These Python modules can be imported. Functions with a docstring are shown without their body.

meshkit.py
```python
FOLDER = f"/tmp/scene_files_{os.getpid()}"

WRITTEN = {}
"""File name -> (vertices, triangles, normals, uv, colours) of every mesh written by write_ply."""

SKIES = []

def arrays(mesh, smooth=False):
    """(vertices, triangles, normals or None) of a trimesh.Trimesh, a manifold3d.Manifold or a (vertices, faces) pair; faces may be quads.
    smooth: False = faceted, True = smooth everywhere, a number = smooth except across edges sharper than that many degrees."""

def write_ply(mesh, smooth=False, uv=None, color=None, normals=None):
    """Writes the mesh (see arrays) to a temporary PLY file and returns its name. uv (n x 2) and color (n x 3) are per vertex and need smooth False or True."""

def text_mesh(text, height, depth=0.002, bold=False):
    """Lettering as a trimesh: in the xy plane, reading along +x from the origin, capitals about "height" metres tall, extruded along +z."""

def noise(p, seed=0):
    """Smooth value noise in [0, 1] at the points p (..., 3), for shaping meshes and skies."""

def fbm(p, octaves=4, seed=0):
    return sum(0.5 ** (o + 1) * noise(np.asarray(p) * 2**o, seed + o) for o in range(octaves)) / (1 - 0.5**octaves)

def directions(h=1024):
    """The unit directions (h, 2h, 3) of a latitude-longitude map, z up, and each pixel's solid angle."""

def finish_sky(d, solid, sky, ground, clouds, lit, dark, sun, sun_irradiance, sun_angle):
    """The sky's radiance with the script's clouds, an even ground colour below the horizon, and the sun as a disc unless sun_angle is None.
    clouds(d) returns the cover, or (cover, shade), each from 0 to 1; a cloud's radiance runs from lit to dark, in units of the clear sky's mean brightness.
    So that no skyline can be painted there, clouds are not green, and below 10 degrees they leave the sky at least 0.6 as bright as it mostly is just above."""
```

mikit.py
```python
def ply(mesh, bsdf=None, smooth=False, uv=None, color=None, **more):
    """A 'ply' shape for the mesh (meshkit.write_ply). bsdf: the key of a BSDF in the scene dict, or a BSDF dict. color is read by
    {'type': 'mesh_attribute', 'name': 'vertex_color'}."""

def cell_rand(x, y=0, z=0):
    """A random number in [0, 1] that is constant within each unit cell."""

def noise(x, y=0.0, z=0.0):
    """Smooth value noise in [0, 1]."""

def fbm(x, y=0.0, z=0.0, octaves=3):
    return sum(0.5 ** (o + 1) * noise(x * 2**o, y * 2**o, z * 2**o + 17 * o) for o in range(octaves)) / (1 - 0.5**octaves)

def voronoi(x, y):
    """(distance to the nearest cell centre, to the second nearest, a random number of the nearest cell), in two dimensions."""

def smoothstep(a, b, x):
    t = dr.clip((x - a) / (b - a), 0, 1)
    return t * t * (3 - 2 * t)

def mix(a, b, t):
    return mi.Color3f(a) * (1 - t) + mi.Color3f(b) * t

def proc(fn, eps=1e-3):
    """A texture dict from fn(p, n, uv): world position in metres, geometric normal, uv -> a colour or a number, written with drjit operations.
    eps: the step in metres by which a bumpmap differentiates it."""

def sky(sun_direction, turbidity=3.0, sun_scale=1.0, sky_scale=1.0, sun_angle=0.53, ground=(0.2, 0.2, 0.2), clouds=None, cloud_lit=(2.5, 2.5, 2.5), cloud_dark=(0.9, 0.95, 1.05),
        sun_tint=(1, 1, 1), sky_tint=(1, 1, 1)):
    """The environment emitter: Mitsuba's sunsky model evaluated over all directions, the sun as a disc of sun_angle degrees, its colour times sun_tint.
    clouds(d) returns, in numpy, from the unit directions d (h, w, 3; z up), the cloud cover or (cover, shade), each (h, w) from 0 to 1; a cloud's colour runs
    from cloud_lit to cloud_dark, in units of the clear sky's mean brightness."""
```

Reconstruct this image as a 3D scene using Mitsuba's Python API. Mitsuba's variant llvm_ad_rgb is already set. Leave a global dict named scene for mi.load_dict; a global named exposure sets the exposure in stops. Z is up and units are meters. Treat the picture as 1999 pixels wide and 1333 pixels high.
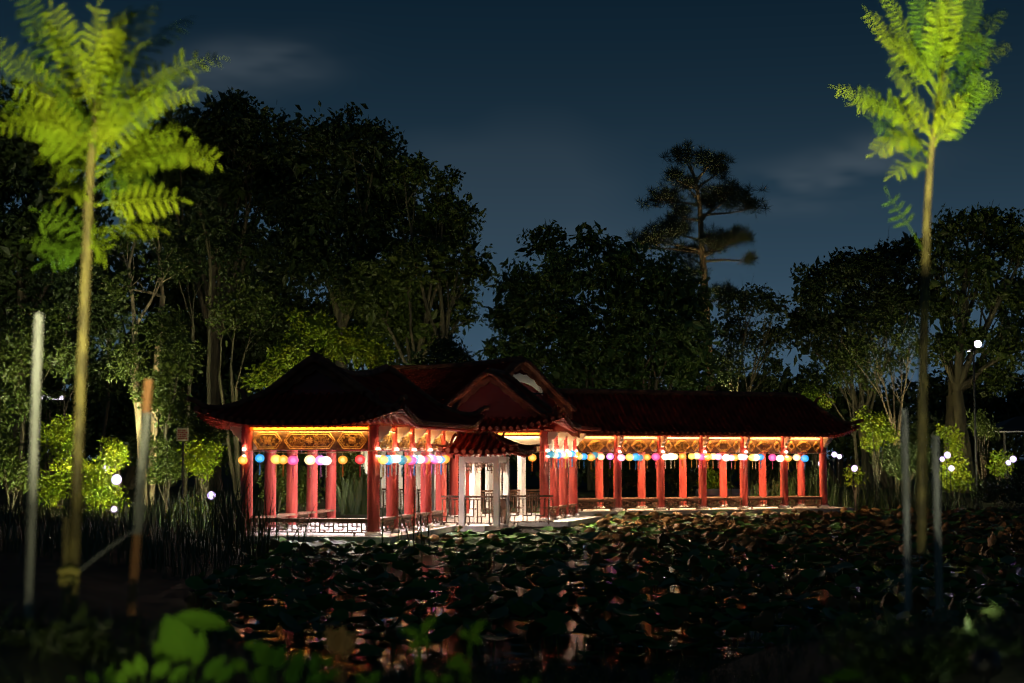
import math, random
import numpy as np
import trimesh
import mitsuba as mi
import drjit as dr
import mikit, meshkit
from mikit import proc, noise, fbm, voronoi, cell_rand, smoothstep, mix

T4 = mi.ScalarTransform4f
rng = np.random.default_rng(11)
random.seed(5)
PI = math.pi
scene, labels = {}, {}

# ------------------------------------------------------------------ camera, sky, exposure
CAM_Z, F_PX, PITCH = 2.5, 3000.0, math.atan(226 / 3000.0)
CP, SP = math.cos(PITCH), math.sin(PITCH)
scene['camera'] = {'type': 'thinlens', 'fov': 2 * math.degrees(math.atan(999.5 / F_PX)), 'fov_axis': 'x',
                   'aperture_radius': 0.0185, 'focus_distance': 50.0, 'near_clip': 0.1, 'far_clip': 2000.0,
                   'to_world': T4().look_at(origin=[0, 0, CAM_Z], target=[0, CP, CAM_Z + SP], up=[0, 0, 1])}
exposure = 2.6            # a long exposure
GAIN = 2.0 ** -exposure   # lamp powers below are given as they show at exposure 0


def night_clouds(d):
    az = np.degrees(np.arctan2(d[..., 0], d[..., 1]))
    el = np.degrees(np.arcsin(np.clip(d[..., 2], -1, 1)))
    n = meshkit.fbm(np.stack([az * 0.22, el * 0.8, az * 0 + 3.0], -1), 4, 7)
    broad = np.clip((meshkit.fbm(np.stack([az * 0.07, el * 0.2, az * 0 + 9.0], -1), 4, 3) - 0.55) * 0.5, 0, 0.10)
    out = broad
    for a, e, wa, we, k in ((-9.8, 14.2, 2.3, 0.8, 0.8), (11.2, 10.0, 3.0, 0.75, 0.95), (2.2, 8.4, 1.6, 0.7, 0.35), (13.4, 10.9, 1.2, 0.8, 0.3),
                            (40, 18, 6, 1.5, 0.5), (-50, 12, 7, 2, 0.5), (95, 25, 9, 3, 0.5), (-120, 20, 10, 3, 0.5), (170, 16, 9, 2, 0.5)):
        g = np.exp(-((az - a) / wa) ** 2 - ((el - e - 0.12 * (az - a)) / we) ** 2)
        out = np.maximum(out, g * k * np.clip(n * 2.4 - 0.55, 0, 1))
    glow = np.exp(-(np.maximum(el, 0) / 8.8) ** 1.7)   # the city's light in the low haze, the same all round
    cover = 1 - (1 - glow) * (1 - out)
    return cover, np.clip(glow * (1 - 0.75 * out) / np.maximum(cover, 1e-4), 0, 1)


sky = mikit.sky((0.2, -0.9, 0.12), turbidity=4.0, sun_scale=0.0, sky_scale=0.26 * GAIN, sky_tint=(0.15, 0.64, 1.20), ground=(0.01, 0.01, 0.01),
                clouds=night_clouds, cloud_lit=(13.0, 16.5, 19.5), cloud_dark=(6.4, 12.6, 19.6))
sky['sampling_weight'] = 3.0
scene['sky'] = sky


def at(u, v, D):
    """The world point at distance D (along y) that the photograph shows at pixel (u, v)."""
    x, y, z = (u - 999.5) / F_PX, CP - (666.5 - v) / F_PX * SP, SP + (666.5 - v) / F_PX * CP
    k = D / y
    return np.array([x * k, D, CAM_Z + z * k])


# ------------------------------------------------------------------ helpers
COUNT = {}


def num(base):
    n = COUNT.get(base, -1) + 1
    COUNT[base] = n
    return base if n == 0 else f'{base}_{n:03d}'


def rgb(*c):
    return {'type': 'rgb', 'value': list(map(float, c))}


def mat(key, d, two=True):
    scene[key] = {'type': 'twosided', 'bsdf': d} if two else d
    return key


def principled(c, rough=0.5, metal=0.0, spec=0.5, **k):
    c = c if isinstance(c, dict) else rgb(*c)
    return {'type': 'principled', 'base_color': c, 'roughness': rough, 'metallic': metal, 'specular': spec, **k}


def var(a, b, f=2.0, fz=None, oct=3):
    fz = f if fz is None else fz
    return proc(lambda p, n, uv: mix(a, b, smoothstep(0.3, 0.7, fbm(p.x * f, p.y * f, p.z * fz, oct))))


class MB:
    """Collects pieces of one mesh."""
    def __init__(self):
        self.v, self.f, self.n = [], [], 0

    def add(self, v, f):
        v = np.asarray(v, float).reshape(-1, 3)
        f = np.asarray(f, int)
        if f.shape[1] == 4:
            f = np.vstack([f[:, [0, 1, 2]], f[:, [0, 2, 3]]])
        self.v.append(v); self.f.append(f + self.n); self.n += len(v)
        return self

    def box(self, lo, hi, M=None):
        lo, hi = np.asarray(lo, float), np.asarray(hi, float)
        v = np.array([[x, y, z] for x in (lo[0], hi[0]) for y in (lo[1], hi[1]) for z in (lo[2], hi[2])])
        if M is not None:
            v = v @ M[:3, :3].T + M[:3, 3]
        return self.add(v, [[0, 1, 3, 2], [4, 6, 7, 5], [0, 4, 5, 1], [2, 3, 7, 6], [0, 2, 6, 4], [1, 5, 7, 3]])

    def tube(self, pts, radii, sides=6, caps=True):
        p = np.asarray(pts, float)
        r = np.broadcast_to(np.asarray(radii, float), (len(p),))
        t = np.gradient(p, axis=0)
        t /= np.linalg.norm(t, axis=1, keepdims=True) + 1e-12
        ref = np.array([0, 0, 1.0]) if abs(t[:, 2]).mean() < 0.85 else np.array([1.0, 0, 0])
        a = np.cross(t, ref); a /= np.linalg.norm(a, axis=1, keepdims=True) + 1e-12
        b = np.cross(t, a)
        ang = np.arange(sides) * 2 * PI / sides
        v = p[:, None] + r[:, None, None] * (np.cos(ang)[None, :, None] * a[:, None] + np.sin(ang)[None, :, None] * b[:, None])
        m = len(p)
        i, j = np.meshgrid(np.arange(m - 1), np.arange(sides), indexing='ij')
        q = np.stack([i * sides + j, i * sides + (j + 1) % sides, (i + 1) * sides + (j + 1) % sides, (i + 1) * sides + j], -1).reshape(-1, 4)
        v = v.reshape(-1, 3)
        f = np.vstack([q[:, [0, 1, 2]], q[:, [0, 2, 3]]])
        if caps:
            k = np.arange(sides)
            v = np.vstack([v, p[0], p[-1]])
            f = np.vstack([f, np.stack([(k + 1) % sides, k, k * 0 + m * sides], 1),
                           np.stack([(m - 1) * sides + k, (m - 1) * sides + (k + 1) % sides, k * 0 + m * sides + 1], 1)])
        return self.add(v, f)

    def lathe(self, prof, c=(0, 0, 0), sides=16):
        """prof: (radius, z) from bottom to top"""
        prof = np.asarray(prof, float)
        ang = np.arange(sides) * 2 * PI / sides
        v = np.stack([prof[:, None, 0] * np.cos(ang), prof[:, None, 0] * np.sin(ang), np.broadcast_to(prof[:, None, 1], (len(prof), sides))], -1) + np.asarray(c, float)
        i, j = np.meshgrid(np.arange(len(prof) - 1), np.arange(sides), indexing='ij')
        q = np.stack([i * sides + j, i * sides + (j + 1) % sides, (i + 1) * sides + (j + 1) % sides, (i + 1) * sides + j], -1).reshape(-1, 4)
        return self.add(v.reshape(-1, 3), q)

    def grid(self, G, flip=False):
        """G: (a, b, 3) points"""
        a, b = G.shape[:2]
        i, j = np.meshgrid(np.arange(a - 1), np.arange(b - 1), indexing='ij')
        q = np.stack([i * b + j, i * b + j + 1, (i + 1) * b + j + 1, (i + 1) * b + j], -1).reshape(-1, 4)
        return self.add(G.reshape(-1, 3), q[:, ::-1] if flip else q)

    def prism(self, poly, y0, y1, M=None):
        """poly: (x, z) outline (counter-clockwise, roughly star-shaped), extruded from y0 to y1"""
        import shapely.geometry as sg
        pm = trimesh.creation.extrude_polygon(sg.Polygon(poly).buffer(0), y1 - y0, engine='earcut')
        v = np.array(pm.vertices)
        v = np.stack([v[:, 0], y0 + v[:, 2], v[:, 1]], 1)
        if M is not None:
            v = v @ M[:3, :3].T + M[:3, 3]
        return self.add(v, np.array(pm.faces)[:, ::-1])

    def mesh(self):
        return np.vstack(self.v), np.vstack(self.f)


def put(key, mb, bsdf, smooth=False, M=None, light=None, weight=1.0, **info):
    """One entry of the scene. light: the radiance of a lamp."""
    d = mikit.ply(mb.mesh() if isinstance(mb, MB) else mb, bsdf, smooth) if not isinstance(mb, dict) else dict(mb)
    if M is not None:
        d['to_world'] = T4(np.asarray(M, float))
    if light is not None:
        d['emitter'] = {'type': 'area', 'radiance': rgb(*[c * GAIN for c in light]), 'sampling_weight': float(weight)}
    scene[key] = d
    if info:
        labels[key] = info
    return key


def thing(base, label, cat, group=None):
    key = num(base)
    labels[key] = {'label': label, 'category': cat}
    if group:
        labels[key]['group'] = group
    return key


def part(parent, base):
    return num(parent + '__' + base)


def ply(mb, bsdf, smooth=False):
    return mikit.ply(mb.mesh() if isinstance(mb, MB) else mb, bsdf, smooth)


def frame(O, ang_s, z=0.0):
    """local (s, t, z) -> world; s points along ang_s, measured from +x"""
    c, s = math.cos(ang_s), math.sin(ang_s)
    return np.array([[c, -s, 0, O[0]], [s, c, 0, O[1]], [0, 0, 1, z], [0, 0, 0, 1.0]])


def face_frame(a, b, z=0.0):
    """x runs from a to b (2-D), outward is -y"""
    a, b = np.asarray(a, float), np.asarray(b, float)
    e = (b - a) / np.linalg.norm(b - a)
    return np.array([[e[0], -e[1], 0, a[0]], [e[1], e[0], 0, a[1]], [0, 0, 1, z], [0, 0, 0, 1.0]])


# ------------------------------------------------------------------ materials
def lacquer(p, n, uv):
    worn = smoothstep(0.35, 0.75, fbm(p.x * 9.0, p.y * 9.0, p.z * 1.1, 3))
    c = mix((0.45, 0.064, 0.046), (0.31, 0.040, 0.030), worn)
    streak = smoothstep(0.55, 0.8, noise(p.x * 26.0, p.y * 26.0, p.z * 0.7)) * 0.5
    c = mix(c, (0.20, 0.05, 0.035), streak)
    return mix(c, (0.16, 0.06, 0.045), smoothstep(0.95, 0.45, p.z) * 0.55 * fbm(p.x * 5, p.y * 5, p.z * 7, 2))


mat('red_lacquer', principled(proc(lacquer), 0.42))
mat('dark_red', principled((0.13, 0.010, 0.008), 0.5))
mat('roof_tile', principled(var((0.30, 0.030, 0.018), (0.15, 0.018, 0.011), 3.0), 0.7, 0.0, 0.08))
mat('tile_end', principled(var((0.26, 0.055, 0.03), (0.15, 0.03, 0.02), 6.0), 0.55, 0.0, 0.2))
mat('ridge_tile', principled(var((0.22, 0.075, 0.04), (0.10, 0.03, 0.02), 5.0), 0.6, 0.0, 0.15))
mat('gold', principled(var((0.62, 0.38, 0.10), (0.42, 0.24, 0.06), 9.0), 0.42, 0.35))
mat('carving_ground', principled(var((0.17, 0.085, 0.026), (0.08, 0.035, 0.014), 14.0), 0.55))
mat('cream', principled(var((0.72, 0.62, 0.45), (0.60, 0.50, 0.35), 2.5), 0.6))
mat('white_paint', principled(var((0.78, 0.76, 0.71), (0.66, 0.63, 0.57), 2.0), 0.5))
mat('stone', principled(proc(lambda p, n, uv: mix((0.50, 0.46, 0.41), (0.36, 0.33, 0.29), smoothstep(0.35, 0.7, fbm(p.x * 2.1, p.y * 2.1, p.z * 2.1)))), 0.7))
mat('stone_side', principled(var((0.30, 0.27, 0.23), (0.17, 0.16, 0.13), 2.4), 0.8))
mat('dark_wood', principled(var((0.13, 0.065, 0.035), (0.075, 0.038, 0.022), 4.0), 0.45))
mat('bench_wood', principled(var((0.24, 0.13, 0.075), (0.14, 0.075, 0.045), 4.0), 0.4))
mat('black_metal', principled((0.02, 0.02, 0.02), 0.45, 0.4))
mat('wire_mat', principled((0.5, 0.45, 0.36), 0.5))
mat('lamp_glass', {'type': 'diffuse', 'reflectance': rgb(0.5, 0.5, 0.5)})
# ------------------------------------------------------------------ the ground and the pond
def sstep(a, b, x):
    t = np.clip((x - a) / (b - a), 0, 1)
    return t * t * (3 - 2 * t)


def pond_sd(x, y):
    """> 0 inside the pond, in metres from its shore (roughly)"""
    near = y - (17.5 + 0.25 * np.sin(x * 0.9))
    left = x - (-4.6 - 0.095 * (y - 18) - 0.4 * np.sin(y * 0.5))
    far = (50.5 + 15.5 * sstep(-5, 4.5, x) + 3.5 * sstep(10, 22, x) + 0.3 * np.sin(x * 0.7)) - y
    right = 46 - x
    return np.minimum(np.minimum(near, left), np.minimum(far, right))


def ground_z(x, y):
    d = pond_sd(x, y)
    shore = 0.10 + 0.40 * sstep(0, 2.5, -d) + 0.25 * sstep(4, 14, -d)
    bank = np.where(y < 19, np.maximum(0, (17.5 - y) * 0.14), 0)
    bank = np.minimum(bank, 1.28) + 0.32 * sstep(1.4, 2.4, np.abs(x)) * sstep(17.5, 13, y)
    z = np.where(y < 17.5, np.maximum(bank, 0.02), shore)
    z = np.where(d > 0, -0.7 * sstep(0, 1.2, d), z)
    return z + 0.05 * (meshkit.fbm(np.stack([x * 0.8, y * 0.8, 0 * x], -1), 3, 2) - 0.5) * (d < -0.3)


def build_ground():
    xs = np.concatenate([-np.geomspace(31, 420, 14)[::-1], np.linspace(-30, 30, 181), np.geomspace(31, 420, 14)])
    ys = np.concatenate([-np.geomspace(6, 200, 8)[::-1], np.linspace(-5, 30, 141), np.linspace(30.5, 90, 100), np.geomspace(92, 700, 14)])
    X, Y = np.meshgrid(xs, ys, indexing='ij')
    G = np.stack([X, Y, ground_z(X, Y)], -1)
    mat('soil', principled(var((0.045, 0.040, 0.024), (0.022, 0.030, 0.012), 1.1), 0.9))
    put('ground', MB().grid(G), 'soil', True, kind='structure')
    # the pond: one sheet of dark water
    xs, ys = np.linspace(-16, 48, 3), np.linspace(16.3, 72, 3)
    X, Y = np.meshgrid(xs, ys, indexing='ij')
    W = MB().grid(np.stack([X, Y, X * 0], -1))
    ripple = proc(lambda p, n, uv: fbm(p.x * 2.6, p.y * 4.6, 0.0, 3) * 1.0, 0.02)
    scene['pond_water'] = {'type': 'bumpmap', 'arbitrary': ripple, 'scale': 0.016,
                           'bsdf': {'type': 'twosided', 'bsdf': principled((0.004, 0.006, 0.004), 0.07, 0.0, 0.16)}}
    put('water', W, 'pond_water', False, kind='structure')


build_ground()

# ------------------------------------------------------------------ roofs
def roof(parent, s0, s1, W, ov, ze, H, gi=(None, None), sag=0.0, rib=0.235, sides=('R', 'F'), lift=0.42, power=1.28, M=None, gable_mat='dark_red', rafter=0.2, rs=1.0):
    """A tiled roof over t in [0, W] between the end eaves s0 and s1. gi: for each end, how far the gable stands behind the eave; 'hip' for a plain hip; None for a bare gable.
    sides: which faces carry rows of round tiles: R is t < W/2, L is t > W/2, F the end s0, B the end s1."""
    tc, TT = W / 2, W / 2 + ov
    g = [0.0 if k is None else (TT if k == 'hip' else float(k)) for k in gi]
    hasend = [k is not None for k in gi]

    def zz(s, x):
        s, x = np.broadcast_arrays(np.asarray(s, float), np.asarray(x, float))
        xr = np.sqrt(x * x + 0.2 ** 2) - 0.2
        q = np.clip(1 - xr / (TT - 0.19), 0, 1)
        z = ze + (H - ze) * q ** power
        mid, half = (s0 + s1) / 2, (s1 - s0) / 2
        z = z - sag * q * np.clip(1 - ((s - mid) / (half - min(g) + 1e-6)) ** 2, 0, 1)
        return z

    def lf(s, t):
        x = np.abs(t - tc)
        ct = np.clip(1 - (TT - x) / 1.9, 0, 1)
        l = 0
        if hasend[0]:
            l = l + lift * (ct * np.clip(1 - (s - s0) / 1.9, 0, 1)) ** 1.7
        if hasend[1]:
            l = l + lift * (ct * np.clip(1 - (s1 - s) / 1.9, 0, 1)) ** 1.7
        return l

    def lo(x):
        return s0 + np.minimum(g[0], np.maximum(TT - x, 0)) if hasend[0] else s0 + 0 * x

    def hi(x):
        return s1 - np.minimum(g[1], np.maximum(TT - x, 0)) if hasend[1] else s1 + 0 * x

    def main(sgn, dz=0.0):
        x = np.linspace(0, TT, 18)
        k = np.linspace(0, 1, 36)
        S = lo(x)[:, None] * (1 - k) + hi(x)[:, None] * k
        X = x[:, None] + 0 * S
        t = tc + sgn * X
        return np.stack([S, t, zz(S, X) + lf(S, t) + dz], -1)

    def skirt(end, dz=0.0):
        e = np.linspace(0, g[end], 12)
        k = np.linspace(-1, 1, 24)
        t = tc + (TT - e)[:, None] * k
        S = (s0 + e if end == 0 else s1 - e)[:, None] + 0 * t
        Z = zz(s0 + g[0] if end == 0 else s1 - g[1], (TT - e))[:, None] + 0 * t
        return np.stack([S, t, Z + lf(S, t) + dz], -1)

    R = num(parent + '__roof')
    deck, under = MB(), MB()
    for sgn in (1, -1):
        deck.grid(main(sgn), sgn > 0)
        under.grid(main(sgn, -0.075), sgn < 0)
    for end in (0, 1):
        if hasend[end]:
            deck.grid(skirt(end), end == 1)
            under.grid(skirt(end, -0.075), end == 0)
    put(R, deck, 'roof_tile', 40, M)
    put(R + '__eave_boarding', under, 'red_lacquer', 40, M)

    def row(P):
        P = np.asarray(P)
        m = MB()
        m.tube(P + [0, 0, 0.03], 0.058, 6, False)
        d = P[-1] - P[-2]; d /= np.linalg.norm(d)
        end = MB().tube([P[-1] + [0, 0, 0.015] - d * 0.01, P[-1] + [0, 0, 0.015] + d * 0.035], 0.078, 8)
        return m, end

    def rows(pts_list):
        for P in pts_list:
            m, end = row(P)
            put(num(R + '__tile_row'), m, 'roof_tile', 45, M)
            put(num(R + '__tile_end'), end, 'tile_end', 45, M)

    for name in sides:
        L = []
        if name in 'RL':
            sgn = -1 if name == 'R' else 1
            n = max(2, int((s1 - s0) / rib))
            for s in s0 + (np.arange(n) + 0.5) * (s1 - s0) / n:
                x0 = 0.12
                if hasend[0] and s - s0 < g[0]: x0 = max(x0, TT - (s - s0))
                if hasend[1] and s1 - s < g[1]: x0 = max(x0, TT - (s1 - s))
                if TT - x0 < 0.1: continue
                x = np.linspace(x0, TT + 0.02, 9)
                t = tc + sgn * x
                L.append(np.stack([s + 0 * x, t, zz(s, x) + lf(s, t)], 1))
        else:
            end = 0 if name == 'F' else 1
            n = max(2, int(2 * TT / rib))
            for t in tc - TT + (np.arange(n) + 0.5) * 2 * TT / n:
                e1 = min(g[end], TT - abs(t - tc))
                if e1 < 0.08: continue
                e = np.linspace(e1, -0.02, 7)
                s = s0 + e if end == 0 else s1 - e
                L.append(np.stack([s, t + 0 * e, zz(s0 + g[0] if end == 0 else s1 - g[1], TT - np.maximum(e, 0)) + lf(s, t)], 1))
        rows(L)
    # ridges
    a, b = s0 + g[0] - 0.1 * hasend[0], s1 - g[1] + 0.1 * hasend[1]
    s = np.linspace(a, b, 14)
    m = MB().tube(np.stack([s, tc + 0 * s, zz(s, 0 * s) + 0.09 * rs], 1), 0.13 * rs, 8)
    put(R + '__ridge', m, 'ridge_tile', 40, M)
    for end in (0, 1):
        ge = (s0 + g[0]) if end == 0 else (s1 - g[1])
        out = -1 if end == 0 else 1
        for sgn in (1, -1):
            m = MB()
            if gi[end] != 'hip':
                x = np.linspace(0, TT - g[end], 12)
                m.tube(np.stack([ge + 0 * x, tc + sgn * x, zz(ge, x) + 0.07 * rs], 1), 0.11 * rs, 8)
                m.tube(np.stack([ge + out * 0.16 + 0 * x, tc + sgn * x, zz(ge, x) + 0.03 * rs], 1), 0.085 * rs, 8)
                put(num(R + '__rake_ridge'), m, 'ridge_tile', 40, M)
            if hasend[end]:
                m = MB()
                e = np.linspace(g[end] if gi[end] == 'hip' else g[end], -0.12, 12)
                t = tc + sgn * (TT - e)
                ss = s0 + e if end == 0 else s1 - e
                z = zz(ge, TT - np.maximum(e, 0)) + lf(ss, t) + 0.07 * rs + 0.16 * rs * np.clip(1 - e / 0.5, 0, 1) ** 2
                m.tube(np.stack([ss, t, z], 1), np.linspace(0.11, 0.07, 12) * rs, 8)
                q = np.array([ss[3], t[3], z[3]])
                hd = np.array([ss[5] - ss[3], t[5] - t[3], 0]); hd /= np.linalg.norm(hd)
                m.tube([q, q + [0, 0, 0.16 * rs] + hd * 0.02, q + [0, 0, 0.3 * rs] + hd * 0.10 * rs, q + [0, 0, 0.36 * rs] + hd * 0.24 * rs], np.array([0.09, 0.08, 0.06, 0.02]) * rs, 6)
                put(num(R + '__hip_ridge'), m, 'ridge_tile', 40, M)
        if gi[end] != 'hip':
            # gable wall with a barge board cut in scallops
            x = np.linspace(-(TT - g[end]), TT - g[end], 25)
            zt = zz(ge, np.abs(x)) - 0.07
            zb = float(zz(ge, TT - g[end])) - 0.06 + 0 * x
            w = MB().grid(np.stack([np.stack([ge - out * 0.18 + 0 * x, tc + x, zb], 1), np.stack([ge - out * 0.18 + 0 * x, tc + x, zt], 1)], 0))
            put(num(R + '__gable_wall'), w, gable_mat, False, M)
            x = np.linspace(-(TT - g[end]), TT - g[end], 97)
            zt = zz(ge, np.abs(x)) - 0.05
            zb = zt - 0.20 - 0.07 * np.abs(np.sin(x * 9.5))
            A = np.stack([ge + 0 * x, tc + x, zt], 1); Bp = np.stack([ge + 0 * x, tc + x, zb], 1)
            A2, B2 = A - [out * 0.05, 0, 0], Bp - [out * 0.05, 0, 0]
            w = MB().grid(np.stack([A, Bp, B2, A2], 0))
            put(num(R + '__barge_board'), w, 'ridge_tile', False, M)
    # rafters under the eaves: too small to pick apart
    m = MB()
    def stick(p, q, w=0.035):
        p, q = np.asarray(p, float), np.asarray(q, float)
        m.tube([p, q], w, 4)
    for sgn in (1, -1):
        n = int((s1 - s0 - 0.5) / rafter)
        for s in s0 + 0.25 + np.arange(n) * rafter:
            xi = max(TT - ov - 0.05, TT - (s - s0) + 0.03 if hasend[0] else 0, TT - (s1 - s) + 0.03 if hasend[1] else 0)
            if TT - xi < 0.12: continue
            f = lambda x: [s, tc + sgn * x, float(zz(s, x) + lf(s, tc + sgn * x)) - 0.125]
            stick(f(xi), f(TT - 0.02))
    for end in (0, 1):
        if not hasend[end]: continue
        n = int((2 * TT - 0.5) / rafter)
        for t in tc - TT + 0.25 + np.arange(n) * rafter:
            e1 = min(ov + 0.05, TT - abs(t - tc) - 0.03)
            if e1 < 0.12: continue
            ge = (s0 + g[0]) if end == 0 else (s1 - g[1])
            f = lambda e: [s0 + e if end == 0 else s1 - e, t, float(zz(ge, TT - e) + lf(s0 + e if end == 0 else s1 - e, t)) - 0.125]
            stick(f(e1), f(0.02))
    put(R + '__rafters', m, 'red_lacquer', False, M, kind='stuff')
    return zz


# ------------------------------------------------------------------ parts shared by the halls
FLOOR = 0.40


def carving_mesh(w, h, cuts, seed, chev=0.16):
    """Gilded scrollwork in cartouches, raised on a board: x in [0, w], z in [0, h], towards -y"""
    r = np.random.default_rng(seed)
    m = MB()
    edges = [0.0, *[c * w for c in cuts], w]
    for a, b in zip(edges[:-1], edges[1:]):
        k = min(chev, 0.4 * (b - a))
        for ins, rad in ((0.035, 0.013), (0.080, 0.010)):
            p = np.array([(a + ins, h / 2), (a + ins + k, h - ins), (b - ins - k, h - ins), (b - ins, h / 2), (b - ins - k, ins), (a + ins + k, ins), (a + ins, h / 2)])
            for q0, q1 in zip(p[:-1], p[1:]):
                m.tube([[q0[0], -0.01, q0[1]], [q1[0], -0.01, q1[1]]], rad, 4, False)
        cx, half = (a + b) / 2, (b - a) / 2 - 0.11
        n = int(half * 30)
        for _ in range(n):
            x, z = r.uniform(0.02, half), r.uniform(0.09, h / 2)
            if x > half - k * (1 - (z - 0.09) / (h / 2)) + 0.02: continue
            ph, tw, s = r.uniform(0, 2 * PI), r.choice([-1, 1]), r.uniform(0.035, 0.065)
            q = np.linspace(0, 1, 7)
            px, pz = x + s * q * np.cos(ph + tw * q * 5.0), z + s * q * np.sin(ph + tw * q * 5.0)
            for mx in (1, -1):
                for mz in (0, 1):
                    Z = pz if mz == 0 else h - pz
                    m.tube(np.stack([cx + mx * px, -0.012 + 0 * px, Z], 1), np.linspace(0.016, 0.009, 7), 3, False)
        # a rosette in the middle of each cartouche
        for q in range(10 if chev < 0.2 else 0):
            an = q * 2 * PI / 10
            m.tube([[cx, -0.015, h / 2], [cx + 0.10 * math.cos(an), -0.012, h / 2 + 0.10 * math.sin(an)]], [0.006, 0.014], 4)
    return m


def lattice_mesh(w, h, seed):
    """A balustrade lattice of thin bars: x in [0, w], z in [0, h]"""
    m = MB()
    b, d = 0.014, 0.02
    bar = lambda x0, z0, x1, z1: m.box([min(x0, x1) - b, -d, min(z0, z1) - b], [max(x0, x1) + b, d, max(z0, z1) + b])
    bar(0, h, w, h); m.box([-b, -d - 0.004, 0.03 - b], [w + b, d + 0.004, 0.03 + b])
    n = max(4, int(round(w / 0.13)))
    st = w / n
    lev = [0.03, h * 0.3, h * 0.62, h]
    for i in range(n + 1):
        x = i * st
        if i in (0, n) or i % 3 == 0:
            m.box([x - b * 1.02, -d * 0.9, 0.03], [x + b * 1.02, d * 0.9, h])
        elif i % 3 == 1:
            m.box([x - b * 0.9, -d * 0.85, lev[0]], [x + b * 0.9, d * 0.85, lev[1]])
            m.box([x - b * 0.9, -d * 0.85, lev[2]], [x + b * 0.9, d * 0.85, lev[3]])
        else:
            m.box([x - b * 0.9, -d * 0.85, lev[1]], [x + b * 0.9, d * 0.85, lev[3]])
    for i in range(n):
        x = i * st
        if i % 3 in (0, 1):
            m.box([x, -d * 0.8, lev[1] - b], [x + st, d * 0.8, lev[1] + b])
        if i % 3 in (1, 2):
            m.box([x, -d * 0.8, lev[2] - b], [x + st, d * 0.8, lev[2] + b])
    for x in (0.1 * w, 0.9 * w):
        m.box([x - 0.025, -0.03, -0.05], [x + 0.025, 0.03, 0.03 - b])
    return m


CACHE = {}


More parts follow.
